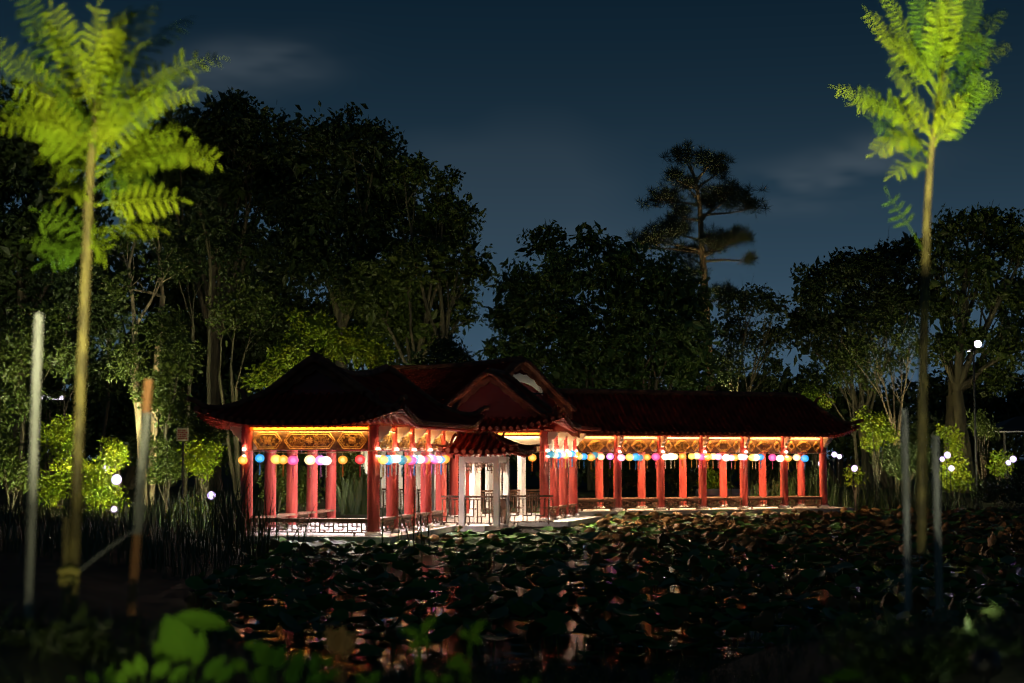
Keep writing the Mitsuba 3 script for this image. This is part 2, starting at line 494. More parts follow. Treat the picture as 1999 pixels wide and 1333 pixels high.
def cached(kind, *a):
    k = (kind, *[round(x, 3) if isinstance(x, float) else x for x in a])
    if k not in CACHE:
        if kind == 'carve':
            CACHE[k] = ply(carving_mesh(*a), 'gold', 50)
        elif kind == 'lattice':
            CACHE[k] = ply(lattice_mesh(*a), 'dark_wood')
        elif kind == 'column':
            r, h = a
            CACHE[k] = ply(MB().lathe([(r * 1.02, 0.0), (r * 1.02, 0.5), (r, 1.0), (r * 0.97, h), (0, h)], sides=24), 'red_lacquer', 40)
        elif kind == 'plinth':
            r, = a
            CACHE[k] = ply(MB().lathe([(r * 1.28, 0), (r * 1.42, 0.03), (r * 1.42, 0.07), (r * 1.15, 0.115), (0, 0.115)], sides=24), 'white_paint', 40)
        elif kind == 'bracket':
            # a cloud bracket reaching out from the column under the eave: outline in (x outwards, z)
            p = [(0, 0), (0.05, 0.02), (0.10, 0.09), (0.09, 0.14), (0.16, 0.17), (0.25, 0.24), (0.27, 0.31), (0.33, 0.35), (0.33, 0.44), (0, 0.44)]
            CACHE[k] = ply(MB().prism(p, -0.06, 0.06), 'cream', False)
        elif kind == 'lamp_body':
            CACHE[k] = ply(MB().lathe([(0.0, -0.07), (0.045, -0.07), (0.045, 0.07), (0.0, 0.07)], sides=12).box([-0.012, 0.03, -0.02], [0.012, 0.12, 0.02]), 'white_paint', 40)
        elif kind == 'lamp_lens':
            CACHE[k] = ply(MB().lathe([(0.001, 0.075), (0.043, 0.075), (0.034, 0.125), (0.001, 0.14)], sides=12).lathe([(0.001, -0.115), (0.034, -0.10), (0.043, -0.075), (0.001, -0.075)], sides=12), 'lamp_glass', 40)
        elif kind == 'ceil':
            CACHE[k] = ply(MB().lathe([(0.0, 0.0), (0.11, 0.0)], sides=16), 'lamp_glass')
        elif kind == 'ceil_ring':
            CACHE[k] = ply(MB().lathe([(0.115, -0.012), (0.15, -0.012), (0.15, 0.05), (0.0, 0.05)], sides=16), 'black_metal')
    return CACHE[k]


def tr(x, y, z):
    m = np.eye(4); m[:3, 3] = (x, y, z); return m


def rz(a):
    c, s = math.cos(a), math.sin(a)
    return np.array([[c, -s, 0, 0], [s, c, 0, 0], [0, 0, 1, 0], [0, 0, 0, 1.0]])


def flipx():
    return np.diag([-1.0, -1.0, 1.0, 1.0])


Z_F0, Z_F1, Z_B1 = 2.70, 3.20, 3.38   # frieze foot, frieze top, top of the lit band


def columns(T, M, pts, r, sconce=None, glow=(95, 66, 46), bracket=None, pool=0.65):
    """pts: local (s, t); sconce: outward local direction in degrees for each point, or None"""
    for i, (s, t) in enumerate(pts):
        c = part(T, 'column')
        put(c, cached('column', r, Z_B1 - FLOOR - 0.1), 'red_lacquer', M=M @ tr(s, t, FLOOR + 0.10))
        put(c + '__plinth', cached('plinth', r), 'white_paint', M=M @ tr(s, t, FLOOR))
        if sconce and sconce[i] is not None:
            a = math.radians(sconce[i])
            q = M @ tr(s, t, 0) @ rz(a + PI / 2) @ tr(0, -r - 0.085, FLOOR + 2.22)
            k = part(T, 'wall_lamp')
            put(k, cached('lamp_body'), 'white_paint', M=q)
            put(k + '__lens', cached('lamp_lens'), 'lamp_glass', M=q, light=glow, weight=0.3)
            o = (q @ [0, -0.02, -0.13, 1])[:3]
            d = q[:3, :3] @ np.array([0, -0.75, -1.0])
            scene[num('wall_lamp_beam')] = {'type': 'spot', 'intensity': rgb(*[g * pool * GAIN for g in glow]), 'cutoff_angle': 72.0, 'beam_width': 30.0, 'sampling_weight': 0.7,
                                            'to_world': T4().look_at(origin=o.tolist(), target=(o + d).tolist(), up=[0.3, 0.9, 0.1])}
        if bracket and bracket[i] is not None:
            for ang in bracket[i]:
                q = M @ tr(s, t, 0) @ rz(math.radians(ang)) @ tr(r * 0.9, 0, 2.90)
                put(part(T, 'bracket'), cached('bracket'), 'cream', M=q)


def bay(T, M, a, b, r, carve=None, band='cream', plain=None, rail='bench', seed=1):
    """one bay between the columns a and b (local points); outward is to the right of the way from a to b"""
    a, b = np.asarray(a, float), np.asarray(b, float)
    w = float(np.linalg.norm(b - a))
    Fm = M @ face_frame(a, b)
    x0, x1 = r * 0.94, w - r * 0.94
    if carve is not None or plain:
        k = part(T, 'frieze')
        put(k, MB().box([x0, -0.03, Z_F0], [x1, 0.03, Z_F1]), plain or 'carving_ground', M=Fm)
        if carve is not None:
            put(k + '__carving', cached('carve', x1 - x0, Z_F1 - Z_F0, tuple(carve), seed, 0.16 if seed < 5 else 0.24), 'gold', M=Fm @ tr(x0, -0.034, Z_F0))
        m = MB().box([x0, -0.11, Z_F1 + 0.003], [x1, 0.06, Z_F1 + 0.022])
        put(k + '__ledge', m, 'red_lacquer', M=Fm)
        put(part(T, 'eave_band'), MB().box([x0, -0.02, Z_F1 + 0.025], [x1, 0.05, Z_B1 + 0.06]), band, M=Fm)
    if rail == 'bench':
        k = part(T, 'bench_rail')
        put(k, MB().box([x0, -0.16, FLOOR + 0.40], [x1, 0.19, FLOOR + 0.455]).box([x0 + 0.002, -0.10, FLOOR + 0.36], [x1 - 0.002, -0.06, FLOOR + 0.397]), 'bench_wood', M=Fm)
        put(k + '__lattice', cached('lattice', x1 - x0 - 0.04, 0.30, 3), 'dark_wood', M=Fm @ tr(x0 + 0.02, -0.08, FLOOR + 0.055))
    elif rail == 'tall':
        k = part(T, 'balustrade')
        put(k, MB().box([x0, -0.05, FLOOR + 0.86], [x1, 0.05, FLOOR + 0.92]), 'dark_wood', M=Fm)
        put(k + '__lattice', cached('lattice', x1 - x0 - 0.04, 0.74, 4), 'dark_wood', M=Fm @ tr(x0 + 0.02, 0, FLOOR + 0.06))


def led(T, M, a, b, r, power, weight=2.0, down=None):
    a, b = np.asarray(a, float), np.asarray(b, float)
    w = float(np.linalg.norm(b - a))
    k = part(T, 'light_strip')
    F = M @ face_frame(a, b)
    put(k, MB().box([r, -0.108, Z_F1 + 0.0225], [w - r, -0.062, Z_F1 + 0.030]), 'black_metal', M=F)
    up = MB().add([[r, -0.106, Z_F1 + 0.033], [w - r, -0.106, Z_F1 + 0.033], [w - r, -0.064, Z_F1 + 0.033], [r, -0.064, Z_F1 + 0.033]], [[0, 1, 2, 3]])
    dn = MB().add([[r, -0.106, Z_F1 + 0.001], [w - r, -0.106, Z_F1 + 0.001], [w - r, -0.064, Z_F1 + 0.001], [r, -0.064, Z_F1 + 0.001]], [[3, 2, 1, 0]])
    put(k + '__diffuser', up, 'lamp_glass', M=F, light=power, weight=weight)
    put(k + '__diffuser_001', dn, 'lamp_glass', M=F, light=down or power, weight=weight)


def ceiling(T, M, s0, s1, t0, t1, lamps, power, weight=2.0):
    put(part(T, 'ceiling'), MB().box([s0, t0, Z_B1 - 0.06], [s1, t1, Z_B1 - 0.02]), 'dark_red', M=M)
    for s, t in lamps:
        k = part(T, 'ceiling_lamp')
        q = M @ tr(s, t, Z_B1 - 0.115)
        put(k, cached('ceil_ring'), 'black_metal', M=q)
        put(k + '__diffuser', cached('ceil'), 'lamp_glass', M=q, light=power, weight=weight)


def platform(T, M, s0, s1, t0, t1):
    k = part(T, 'platform')
    put(k, MB().box([s0, t0, 0.24], [s1, t1, FLOOR]), 'stone', M=M)
    m = MB().box([s0 + 0.12, t0 + 0.12, -0.65], [s1 - 0.12, t1 - 0.12, 0.239])
    put(k + '__base', m, 'stone_side', M=M)
# ------------------------------------------------------------------ the left-hand corridor, its gable to the camera
AW, AB = 3.63, 1.75
MA = frame((-3.715, 41.46), PI / 2 - math.radians(12.37))
A = thing('covered_corridor', 'red columned corridor on the left with gilded friezes and dark gabled roof', 'pavilion')
platform(A, MA, -0.62, 4 * AB + 0.5, -0.65, AW + 0.6)
pa = [(k * AB, 0.0) for k in range(5)] + [(k * AB, AW) for k in range(5)]
columns(A, MA, pa, 0.168, [228, 228, 228, 228, 228, 180, None, None, None, None], bracket=[(270,), (270,), (270,), (270,), (270,), (90,), None, None, None, None])
bay(A, MA, (0, AW), (0, 0), 0.168, (0.27, 0.73), seed=1)
led(A, MA, (0, AW), (0, 0), 0.168, (52, 16, 1.0), 2, (40, 22, 6))
for k in range(4):
    bay(A, MA, (k * AB, 0), ((k + 1) * AB, 0), 0.168, (), seed=2)
    bay(A, MA, ((k + 1) * AB, AW), (k * AB, AW), 0.168, None, plain='dark_red', rail='bench')
led(A, MA, (0, 0), (4 * AB, 0), 0.168, (34, 16, 4), 2, (40, 26, 9))
bay(A, MA, (4 * AB, 0), (4 * AB, AW), 0.168, None, plain='dark_red', rail=None)
ceiling(A, MA, -0.1, 4 * AB + 0.1, -0.1, AW + 0.1, [((k + 0.5) * AB, AW * 0.5) for k in range(4)], (1120, 1000, 1060), 3)
roof(A, -1.1, 4 * AB + 1.0, AW, 1.12, 3.42, 5.24, (1.5, 1.1), sag=0.40, M=MA)

# ------------------------------------------------------------------ the middle hall with the red gable
MW, MBY = 3.6, 1.338
MM = frame((1.074, 51.18), PI / 2 - math.radians(16.06))
H = thing('gabled_hall', 'red columned middle hall with a deep red gable facing the viewer', 'pavilion')
platform(H, MM, -0.6, 4.6, -0.95, MW + 0.3)
put(part(H, 'step'), MB().box([-4.3, 0.75, 0.22], [-0.605, MW + 0.75, FLOOR - 0.004]), 'stone', M=MM)
pm = [(k * MBY, 0.0) for k in range(4)] + [(k * MBY, MW) for k in range(1, 4)]
columns(H, MM, pm, 0.155, [225, 225, 225, 225] + [None] * 3, bracket=[(270,)] * 4 + [None] * 3)
bay(H, MM, (0, MW), (0, 0), 0.155, None, plain='cream', rail=None)
led(H, MM, (0, MW), (0, 0), 0.155, (34, 13, 1.5), 2, (40, 30, 18))
for k in range(3):
    bay(H, MM, (k * MBY, 0), ((k + 1) * MBY, 0), 0.155, None, plain='cream', seed=2)
led(H, MM, (0, 0), (3 * MBY, 0), 0.155, (34, 20, 8), 2, (40, 30, 18))
bay(H, MM, (3 * MBY, MW), (0, MW), 0.155, None, plain='dark_red', rail=None)
ceiling(H, MM, -0.1, 4.2, -0.1, MW + 0.1, [((k + 0.5) * MBY, MW * 0.5) for k in (0, 2)], (1050, 800, 560), 3)
roof(H, -1.0, 1.2, MW, 0.92, 3.44, 5.27, (0.66, None), sag=0.0, M=MM)
put(part(H, 'rear_roof'), MB().box([1.22, -0.9, 3.44], [4.6, MW + 0.6, 3.56]), 'roof_tile', M=MM)

# ------------------------------------------------------------------ the white-posted hall behind, its ridge running back to the left
RW = 3.6
MR = frame((0.41 - 0.50 + 0.738 * 1.8, 56.0 + 0.1 + 0.675 * 1.8), math.atan2(0.738, -0.675))
R2 = thing('gabled_hall', 'white posted hall behind, with the taller gable edged in white', 'pavilion')
platform(R2, MR, -0.4, 6.8, -0.4, RW + 0.5)
WP = []
for s in (0.0, 1.05, 2.1, 3.15, 4.2, 5.25, 6.3):
    WP.append((s, RW))
WP += [(0.0, 0.0), (0.0, 1.2), (0.0, 2.4), (0.0, 3.4), (6.3, 0.0), (3.15, 0.0)]
for s, t in WP:
    put(part(R2, 'post'), MB().box([s - 0.11, t - 0.11, FLOOR], [s + 0.11, t + 0.11, 4.16]), 'white_paint', M=MR)
for a, b in (((6.3, RW), (0, RW)), ((0, RW), (0, 0))):
    a_, b_ = np.array(a), np.array(b)
    L_ = np.linalg.norm(b_ - a_)
    put(part(R2, 'beam'), MB().box([0.115, -0.05, 2.86], [L_ - 0.115, 0.05, 3.30]), 'white_paint', M=MR @ face_frame(a, b))
for k in range(6):
    bay(R2, MR, ((k + 1) * 1.05, RW), (k * 1.05, RW), 0.12, rail='tall')
for k in range(3):
    bay(R2, MR, (0, RW - k * 1.2), (0, RW - (k + 1) * 1.2), 0.12, rail='tall')
ceiling(R2, MR, -0.2, 6.6, -0.1, RW + 0.2, [(1.2, 1.9), (3.4, 1.9), (5.4, 1.9)], (900, 790, 650), 3)
roof(R2, -0.65, 7.2, RW, 0.78, 4.22, 5.96, (None, None), sag=0.10, sides=('L',), M=MR, power=1.08, rib=0.25)
for a, b in (((6.3, RW), (0, RW)), ((0, RW), (0, 0))):
    L_ = np.linalg.norm(np.array(b) - np.array(a))
    put(part(R2, 'upper_wall'), MB().box([0.112, -0.04, 3.325], [L_ - 0.112, 0.04, 4.16]), 'dark_red', M=MR @ face_frame(a, b))
m = MB()
x = np.linspace(-1.15, 1.15, 81)
zt = 5.56 - 0.44 * x * x - 0.055 * np.abs(np.sin(x * 9))
zb = 5.24 - 0.34 * x * x - 0.02
k = part(R2, 'gable_lamp')
put(k, MB().box([-0.80, RW / 2 - 1.0, 4.80], [-0.74, RW / 2 + 1.0, 4.84]), 'black_metal', M=MR)
put(k + '__diffuser', MB().add([[-0.795, RW / 2 - 0.99, 4.845], [-0.745, RW / 2 - 0.99, 4.845], [-0.745, RW / 2 + 0.99, 4.845], [-0.795, RW / 2 + 0.99, 4.845]], [[0, 1, 2, 3]]), 'lamp_glass', M=MR, light=(6, 5.1, 3.4), weight=1)
m.grid(np.stack([np.stack([0 * x - 0.55, RW / 2 + x, np.maximum(zt, zb + 0.01)], 1), np.stack([0 * x - 0.55, RW / 2 + x, zb], 1), np.stack([0 * x - 0.50, RW / 2 + x, zb], 1)], 0))
put(part(R2, 'gable_arch'), m, 'white_paint', M=MR)

# ------------------------------------------------------------------ the right-hand corridor
BW, BB = 1.68, 1.9166
b_ = math.radians(22.08)
MBX = frame((4.178 - BB * math.cos(b_), 61.12 - BB * math.sin(b_)), b_)
B = thing('covered_corridor', 'long red columned corridor on the right under a dark hipped roof', 'pavilion')
platform(B, MBX, -0.5, 6 * BB + 0.95, -0.75, BW + 0.6)
pb = [(k * BB, 0.0) for k in range(7)] + [(k * BB, BW) for k in range(7)]
columns(B, MBX, pb, 0.16, [None, 270, 270, 270, 270, 270, None] + [None] * 7, glow=(110, 76, 52), bracket=[(270,)] * 6 + [(0, 270)] + [None] * 7)
for k in range(6):
    bay(B, MBX, (k * BB, 0), ((k + 1) * BB, 0), 0.16, (0.25, 0.75), seed=5 + k)
    bay(B, MBX, ((k + 1) * BB, BW), (k * BB, BW), 0.16, None, plain='dark_red')
led(B, MBX, (0, 0), (3 * BB, 0), 0.16, (56, 34, 12), 2, (34, 17, 5))
led(B, MBX, (3 * BB, 0), (6 * BB, 0), 0.16, (56, 34, 12), 2, (34, 17, 5))
bay(B, MBX, (6 * BB, 0), (6 * BB, BW), 0.16, None, plain='dark_red')
ceiling(B, MBX, -0.1, 6 * BB + 0.1, -0.05, BW + 0.05, [((k + 0.5) * BB, BW * 0.45) for k in range(6)], (1150, 780, 420), 2)
roof(B, -1.0, 6 * BB + 1.15, BW, 1.0, 3.44, 5.02, (None, 'hip'), M=MBX, sides=('R', 'B'), lift=0.36)

# ------------------------------------------------------------------ the little tiled booth in front of the middle hall
MK = frame((-1.53, 47.55), -math.radians(15))
K = thing('tiled_booth', 'small white posted booth with a red tiled hip roof in front of the middle hall', 'booth')
for s, t in ((0, 0), (1.1, 0), (0, 1.1), (1.1, 1.1)):
    put(part(K, 'post'), MB().box([s - 0.085, t - 0.085, FLOOR - 0.01], [s + 0.085, t + 0.085, 2.52]), 'white_paint', M=MK)
fret = MB()
def fret_panel(w):
    m = MB()
    b = 0.014
    for (x0, z0, x1, z1) in ((0, 0, w, 0), (0, -0.10, 0.22 * w, -0.10), (0.78 * w, -0.10, w, -0.10), (0.22 * w, -0.22, 0.22 * w, 0), (0.78 * w, -0.22, 0.78 * w, 0),
                             (0.04 * w, -0.22, 0.22 * w, -0.22), (0.78 * w, -0.22, 0.96 * w, -0.22), (0.06 * w, -0.30, 0.06 * w, 0), (0.94 * w, -0.30, 0.94 * w, 0),
                             (0.13 * w, -0.16, 0.13 * w, -0.05), (0.87 * w, -0.16, 0.87 * w, -0.05), (0.36 * w, -0.12, 0.36 * w, 0), (0.64 * w, -0.12, 0.64 * w, 0),
                             (0.36 * w, -0.12, 0.46 * w, -0.12), (0.54 * w, -0.12, 0.64 * w, -0.12), (0.46 * w, -0.12, 0.46 * w, -0.06), (0.54 * w, -0.12, 0.54 * w, -0.06)):
        m.box([min(x0, x1) - b, -0.02, min(z0, z1) - b], [max(x0, x1) + b, 0.02, max(z0, z1) + b])
    return m
for a, c in (((0, 0), (1.1, 0)), ((1.1, 0), (1.1, 1.1)), ((1.1, 1.1), (0, 1.1)), ((0, 1.1), (0, 0))):
    Fm = MK @ face_frame(a, c)
    put(part(K, 'beam'), MB().box([0.087, -0.06, 2.34], [1.013, 0.06, 2.515]), 'white_paint', M=Fm)
    put(part(K, 'fretwork'), fret_panel(0.90), 'dark_wood', M=Fm @ tr(0.10, 0, 2.32))
for a, c in (((0, 0), (1.1, 0)), ((1.1, 0), (1.1, 1.1)), ((-0.78, 0.1), (0, 0))):
    bay(K, MK, a, c, 0.095, rail='tall')
bay(K, MK, (1.1, 1.1), (2.62, 1.55), 0.11, rail='tall')
k = part(K, 'ceiling_lamp')
put(k, cached('ceil_ring'), 'black_metal', M=MK @ tr(0.55, 0.55, 2.46))
put(k + '__diffuser', cached('ceil'), 'lamp_glass', M=MK @ tr(0.55, 0.55, 2.46), light=(650, 560, 450), weight=2)
roof(K, -0.62, 1.1 + 0.78, 1.1, 0.66, 2.60, 3.20, (0.4, 'hip'), M=MK, sides=('R', 'B'), lift=0.16, rib=0.25, rafter=0.16, rs=0.5)
put(part(K, 'ceiling'), MB().box([0.05, 0.05, 2.528], [1.05, 1.05, 2.55]), 'white_paint', M=MK)

# ------------------------------------------------------------------ lanterns on their strings
LANTERN = {  # colour of the silk, glow of the silk, core
    'orange': ((1.0, 0.34, 0.03), 1.1, 4), 'yellow': ((1.0, 0.58, 0.10), 1.0, 3.5), 'pale yellow': ((1.0, 0.74, 0.34), 1.35, 8), 'white': ((0.95, 0.92, 0.70), 1.5, 9),
    'blue': ((0.02, 0.36, 0.90), 0.95, 3), 'teal': ((0.02, 0.30, 0.42), 0.7, 1.5), 'pink': ((1.0, 0.10, 0.34), 1.0, 3.5), 'pale pink': ((1.0, 0.40, 0.58), 1.3, 7), 'red': ((1.0, 0.05, 0.05), 1.1, 4),
    'violet': ((0.80, 0.25, 0.80), 1.4, 7)}
for name, (c, g, k) in LANTERN.items():
    scene['silk_' + name.replace(' ', '_')] = {'type': 'mask', 'opacity': 0.6, 'bsdf': {'type': 'twosided', 'bsdf': principled([min(0.8, x * 0.7 + 0.02) for x in c], 0.7)}}
    mat('tassel_' + name.replace(' ', '_'), principled([x * 0.6 + 0.02 for x in c], 0.7))
mat('bulb_glass', {'type': 'diffuse', 'reflectance': rgb(0.7, 0.7, 0.7)})
SHAPES = {}


def lantern(p, colour, r, top, label):
    key = thing('lantern', label, 'lantern', 'paper lanterns strung along the corridors')
    q = round(r, 3)
    if q not in SHAPES:
        an = np.linspace(-1.25, 1.25, 9)
        SHAPES[q] = dict(
            shade=MB().lathe([(r * 1.06 * math.cos(a), r * 0.92 * math.sin(a)) for a in an], sides=20),
            bulb=MB().lathe([(max(0.001, r * 0.52 * math.cos(a)), r * 0.52 * math.sin(a)) for a in np.linspace(-PI / 2, PI / 2, 7)], sides=12),
            cap=MB().lathe([(0.0, -0.01), (r * 0.36, -0.01), (r * 0.36, 0.012), (0.0, 0.012)], sides=12))
        t = MB()
        for k in range(5):
            dx, dy = 0.012 * math.cos(k * 1.3), 0.012 * math.sin(k * 1.3)
            t.tube([[0, 0, 0], [dx, dy, -0.10], [dx * 1.6, dy * 1.6, -0.32 - 0.03 * (k % 2)]], [0.008, 0.009, 0.005], 4)
        SHAPES[q]['tassel'] = t
        SHAPES[q] = {k: v.mesh() for k, v in SHAPES[q].items()}
        SHAPES[q] = {k: mikit.ply(v, None, 50) for k, v in SHAPES[q].items()}
    c, g, core = LANTERN[colour]
    n = colour.replace(' ', '_')
    M = tr(*p)
    ref = lambda i: {'bsdf': {'type': 'ref', 'id': i}}
    put(key + '__shade', {**SHAPES[q]['shade'], **ref('silk_' + n)}, None, M=M, light=[x * g for x in c], weight=0.0)
    put(key + '__shade__bulb', {**SHAPES[q]['bulb'], **ref('bulb_glass')}, None, M=M, light=[0.7 * core * (0.16 + 0.84 * x) for x in c], weight=0.0)
    put(key + '__cap', {**SHAPES[q]['cap'], **ref('tassel_' + n)}, None, M=M @ tr(0, 0, r * 0.88))
    put(key + '__cap_001', {**SHAPES[q]['cap'], **ref('tassel_' + n)}, None, M=M @ tr(0, 0, -r * 0.88))
    put(key + '__tassel', {**SHAPES[q]['tassel'], **ref('tassel_' + n)}, None, M=M @ tr(0, 0, -r * 0.9))
    if top > p[2] + r * 0.95:
        put(key + '__cord', MB().tube([[p[0], p[1], p[2] + r * 0.89], [p[0], p[1], top]], 0.006, 4), 'wire_mat')


ORD = ['first', 'second', 'third', 'fourth', 'fifth', 'sixth', 'seventh', 'eighth', 'ninth', 'tenth', 'eleventh', 'twelfth', 'thirteenth', 'fourteenth', 'fifteenth', 'sixteenth', 'seventeenth',
       'eighteenth', 'nineteenth', 'twentieth'] + ['twenty-' + x for x in ('first', 'second', 'third', 'fourth', 'fifth', 'sixth', 'seventh', 'eighth', 'ninth')] + ['thirtieth'] + ['thirty-' + x for x in ('first', 'second', 'third', 'fourth', 'fifth')]


def string(M, a, b, items, where, r, lab, sag=0.05, zw=2.685, tied=()):
    """A wire over the line a-b (local points) with lanterns at the picture columns in items."""
    a, b = (M @ [*a, 0, 1])[:2], (M @ [*b, 0, 1])[:2]
    key = thing('lantern_wire', lab, 'wire')
    n = 24
    k = np.linspace(0, 1, n)
    nb = max(1, len(tied) - 1) if len(tied) else 1
    z = zw - sag * 4 * ((k * nb) % 1) * (1 - (k * nb) % 1)
    put(key, MB().tube(np.stack([a[0] + k * (b[0] - a[0]), a[1] + k * (b[1] - a[1]), z], 1), 0.009, 5), 'wire_mat')
    items = sorted(items)
    for i, (u, v, c) in enumerate(items):
        m = (u - 999.5) / F_PX   # the sight line x = m * y (nearly)
        d = b - a
        q = (m * CP * a[1] - a[0]) / (d[0] - m * CP * d[1])
        D = a[1] + q * d[1]
        jr = np.random.default_rng(int(u * 10))
        p = at(u, v + jr.uniform(-1.5, 1.5), D)
        zt = zw - sag * 4 * ((q * nb) % 1) * (1 - (q * nb) % 1)
        lantern(p, c, r * (0.93, 1.0, 1.07)[int(u * 7) % 3], zt, f'{c} lantern, {ORD[i]} from the left on {where}')


string(MA, (-0.30, AW + 0.05), (-0.30, -0.22), [(474, 897, 'orange'), (507, 896, 'blue'), (539, 898, 'yellow'), (553, 896, 'orange'), (572, 899, 'pink'), (605, 898, 'pale yellow'), (626, 897, 'violet'), (637, 898, 'white'),
        (669, 898, 'orange'), (703, 898, 'red')], "the left corridor's front string", 0.132, 'pale wire of the lanterns across the front of the left corridor', 0.07)
string(MA, (-0.30, -0.30), (4 * AB + 0.2, -0.30), [(748, 898, 'yellow'), (758, 897, 'blue'), (765, 897, 'white'), (774, 897, 'white'), (785, 898, 'teal'), (795, 897, 'orange'), (803, 898, 'pink'), (809, 897, 'blue'), (820, 897, 'white'),
        (828, 897, 'pink'), (834, 897, 'orange'), (843, 896, 'violet'), (849, 897, 'pink'), (855, 896, 'white'), (861, 896, 'blue'), (869, 896, 'orange')], "the left corridor's side string", 0.132,
       'pale wire of the lanterns along the right side of the left corridor', 0.03, tied=range(5))
string(MM, (-0.35, 0.75), (-0.35, -0.15), [(1039, 893, 'orange')], 'the short string in front of the middle hall', 0.135, 'short wire with one lantern in front of the middle hall', 0.02)
string(MM, (-0.35, -0.30), (3 * MBY + 0.2, -0.30), [(1076, 887, 'teal'), (1083, 888, 'pale yellow'), (1090, 887, 'blue'), (1097, 888, 'pale pink'), (1104, 888, 'yellow'), (1110, 887, 'white'), (1117, 887, 'blue'), (1124, 888, 'orange')],
       "the middle hall's side string", 0.125, 'pale wire of the lanterns along the right side of the middle hall', 0.03, tied=range(4))
string(MBX, (0.25 * BB, -0.30), (6 * BB + 0.1, -0.30), [(1131, 890, 'yellow'), (1140, 891, 'blue'), (1154, 892, 'orange'), (1161, 890, 'teal'), (1173.5, 892, 'pale yellow'), (1191, 891, 'violet'), (1213, 892, 'pale pink'), (1229, 892, 'yellow'),
        (1241, 891, 'blue'), (1249, 892, 'teal'), (1263.5, 892, 'orange'), (1280, 892, 'pink'), (1299, 892, 'white'), (1310, 892, 'white'), (1317, 892, 'pale yellow'), (1332.5, 892, 'orange'), (1350, 892, 'yellow'), (1360, 891, 'pale yellow'),
        (1369, 891, 'pink'), (1382, 892, 'orange'), (1392, 891, 'pale yellow'), (1402, 892, 'pale pink'), (1418, 893, 'white'), (1428, 893, 'pale pink'), (1435, 893, 'orange'), (1446, 893, 'white'), (1452, 892, 'pale pink'),
        (1469, 893, 'yellow'), (1475, 892, 'white'), (1485, 893, 'blue'), (1508, 893, 'pink'), (1523, 894, 'white'), (1539, 895, 'orange'), (1555, 894, 'pale yellow'), (1571, 895, 'blue'), (1586, 895, 'orange'), (1602, 895, 'pale yellow')][:35] ,
       "the right corridor's string", 0.15, 'yellow wire of the lanterns along the right corridor', 0.04, tied=range(6))
# ------------------------------------------------------------------ foliage
def leaf_mat(key, a, b, rough=0.5, trans=0.0):
    t = proc(lambda p, n, uv: mix(a, b, smoothstep(0.2, 0.8, noise(p.x * 3.1, p.y * 3.1, p.z * 3.1) * 0.6 + 0.4 * noise(p.x * 0.5, p.y * 0.5, p.z * 0.5))))
    if trans:
        scene[key] = {'type': 'principledthin', 'base_color': t, 'roughness': rough, 'diff_trans': trans, 'spec_trans': 0.0, 'eta': 1.4}
    else:
        mat(key, principled(t, rough))


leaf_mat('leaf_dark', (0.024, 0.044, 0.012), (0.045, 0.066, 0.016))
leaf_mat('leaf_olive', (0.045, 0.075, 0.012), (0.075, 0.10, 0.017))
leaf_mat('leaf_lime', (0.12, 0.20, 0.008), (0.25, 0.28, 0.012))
leaf_mat('leaf_bamboo', (0.040, 0.085, 0.022), (0.070, 0.105, 0.022))
leaf_mat('leaf_pine', (0.040, 0.065, 0.03), (0.07, 0.085, 0.035))
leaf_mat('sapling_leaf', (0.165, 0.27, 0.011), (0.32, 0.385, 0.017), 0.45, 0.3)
leaf_mat('sapling_leaf_old', (0.06, 0.14, 0.010), (0.12, 0.20, 0.014), 0.5, 0.3)
leaf_mat('herb_leaf', (0.035, 0.11, 0.012), (0.12, 0.26, 0.02), 0.4, 0.3)
mat('bark_grey', principled(var((0.15, 0.13, 0.07), (0.07, 0.06, 0.04), 2.0, 0.6), 0.85))
mat('bark_dark', principled(var((0.11, 0.085, 0.055), (0.06, 0.05, 0.035), 2.0, 0.6), 0.9))
mat('bark_pale', principled(var((0.42, 0.33, 0.20), (0.22, 0.17, 0.10), 3.0, 0.8), 0.8))
mat('bark_pine', principled(var((0.26, 0.17, 0.085), (0.12, 0.08, 0.045), 3.0, 0.8), 0.85))
mat('sapling_bark', principled(var((0.21, 0.17, 0.04), (0.09, 0.07, 0.02), 22.0, 8.0), 0.7))


def cards(P, N, L, Wd, r, bend=0.25):
    """Leaf cards at points P, pointing along N (n, 3), L long, Wd wide, folded along the rib. Two triangles each... four corners."""
    n = len(P)
    N = N / (np.linalg.norm(N, axis=1, keepdims=True) + 1e-9)
    S = np.cross(N, r.normal(size=(n, 3))); S /= np.linalg.norm(S, axis=1, keepdims=True) + 1e-9
    U = np.cross(N, S)
    L = np.broadcast_to(L, (n,))[:, None]; Wd = np.broadcast_to(Wd, (n,))[:, None]
    mid = P + N * L * 0.45 + U * L * bend * 0.3
    v = np.stack([P, mid + S * Wd * 0.5, P + N * L, mid - S * Wd * 0.5], 1).reshape(-1, 3)
    i = np.arange(n)[:, None] * 4
    f = np.vstack([i + [0, 1, 2], i + [0, 2, 3]])
    return v, f


DENSE = 2.6


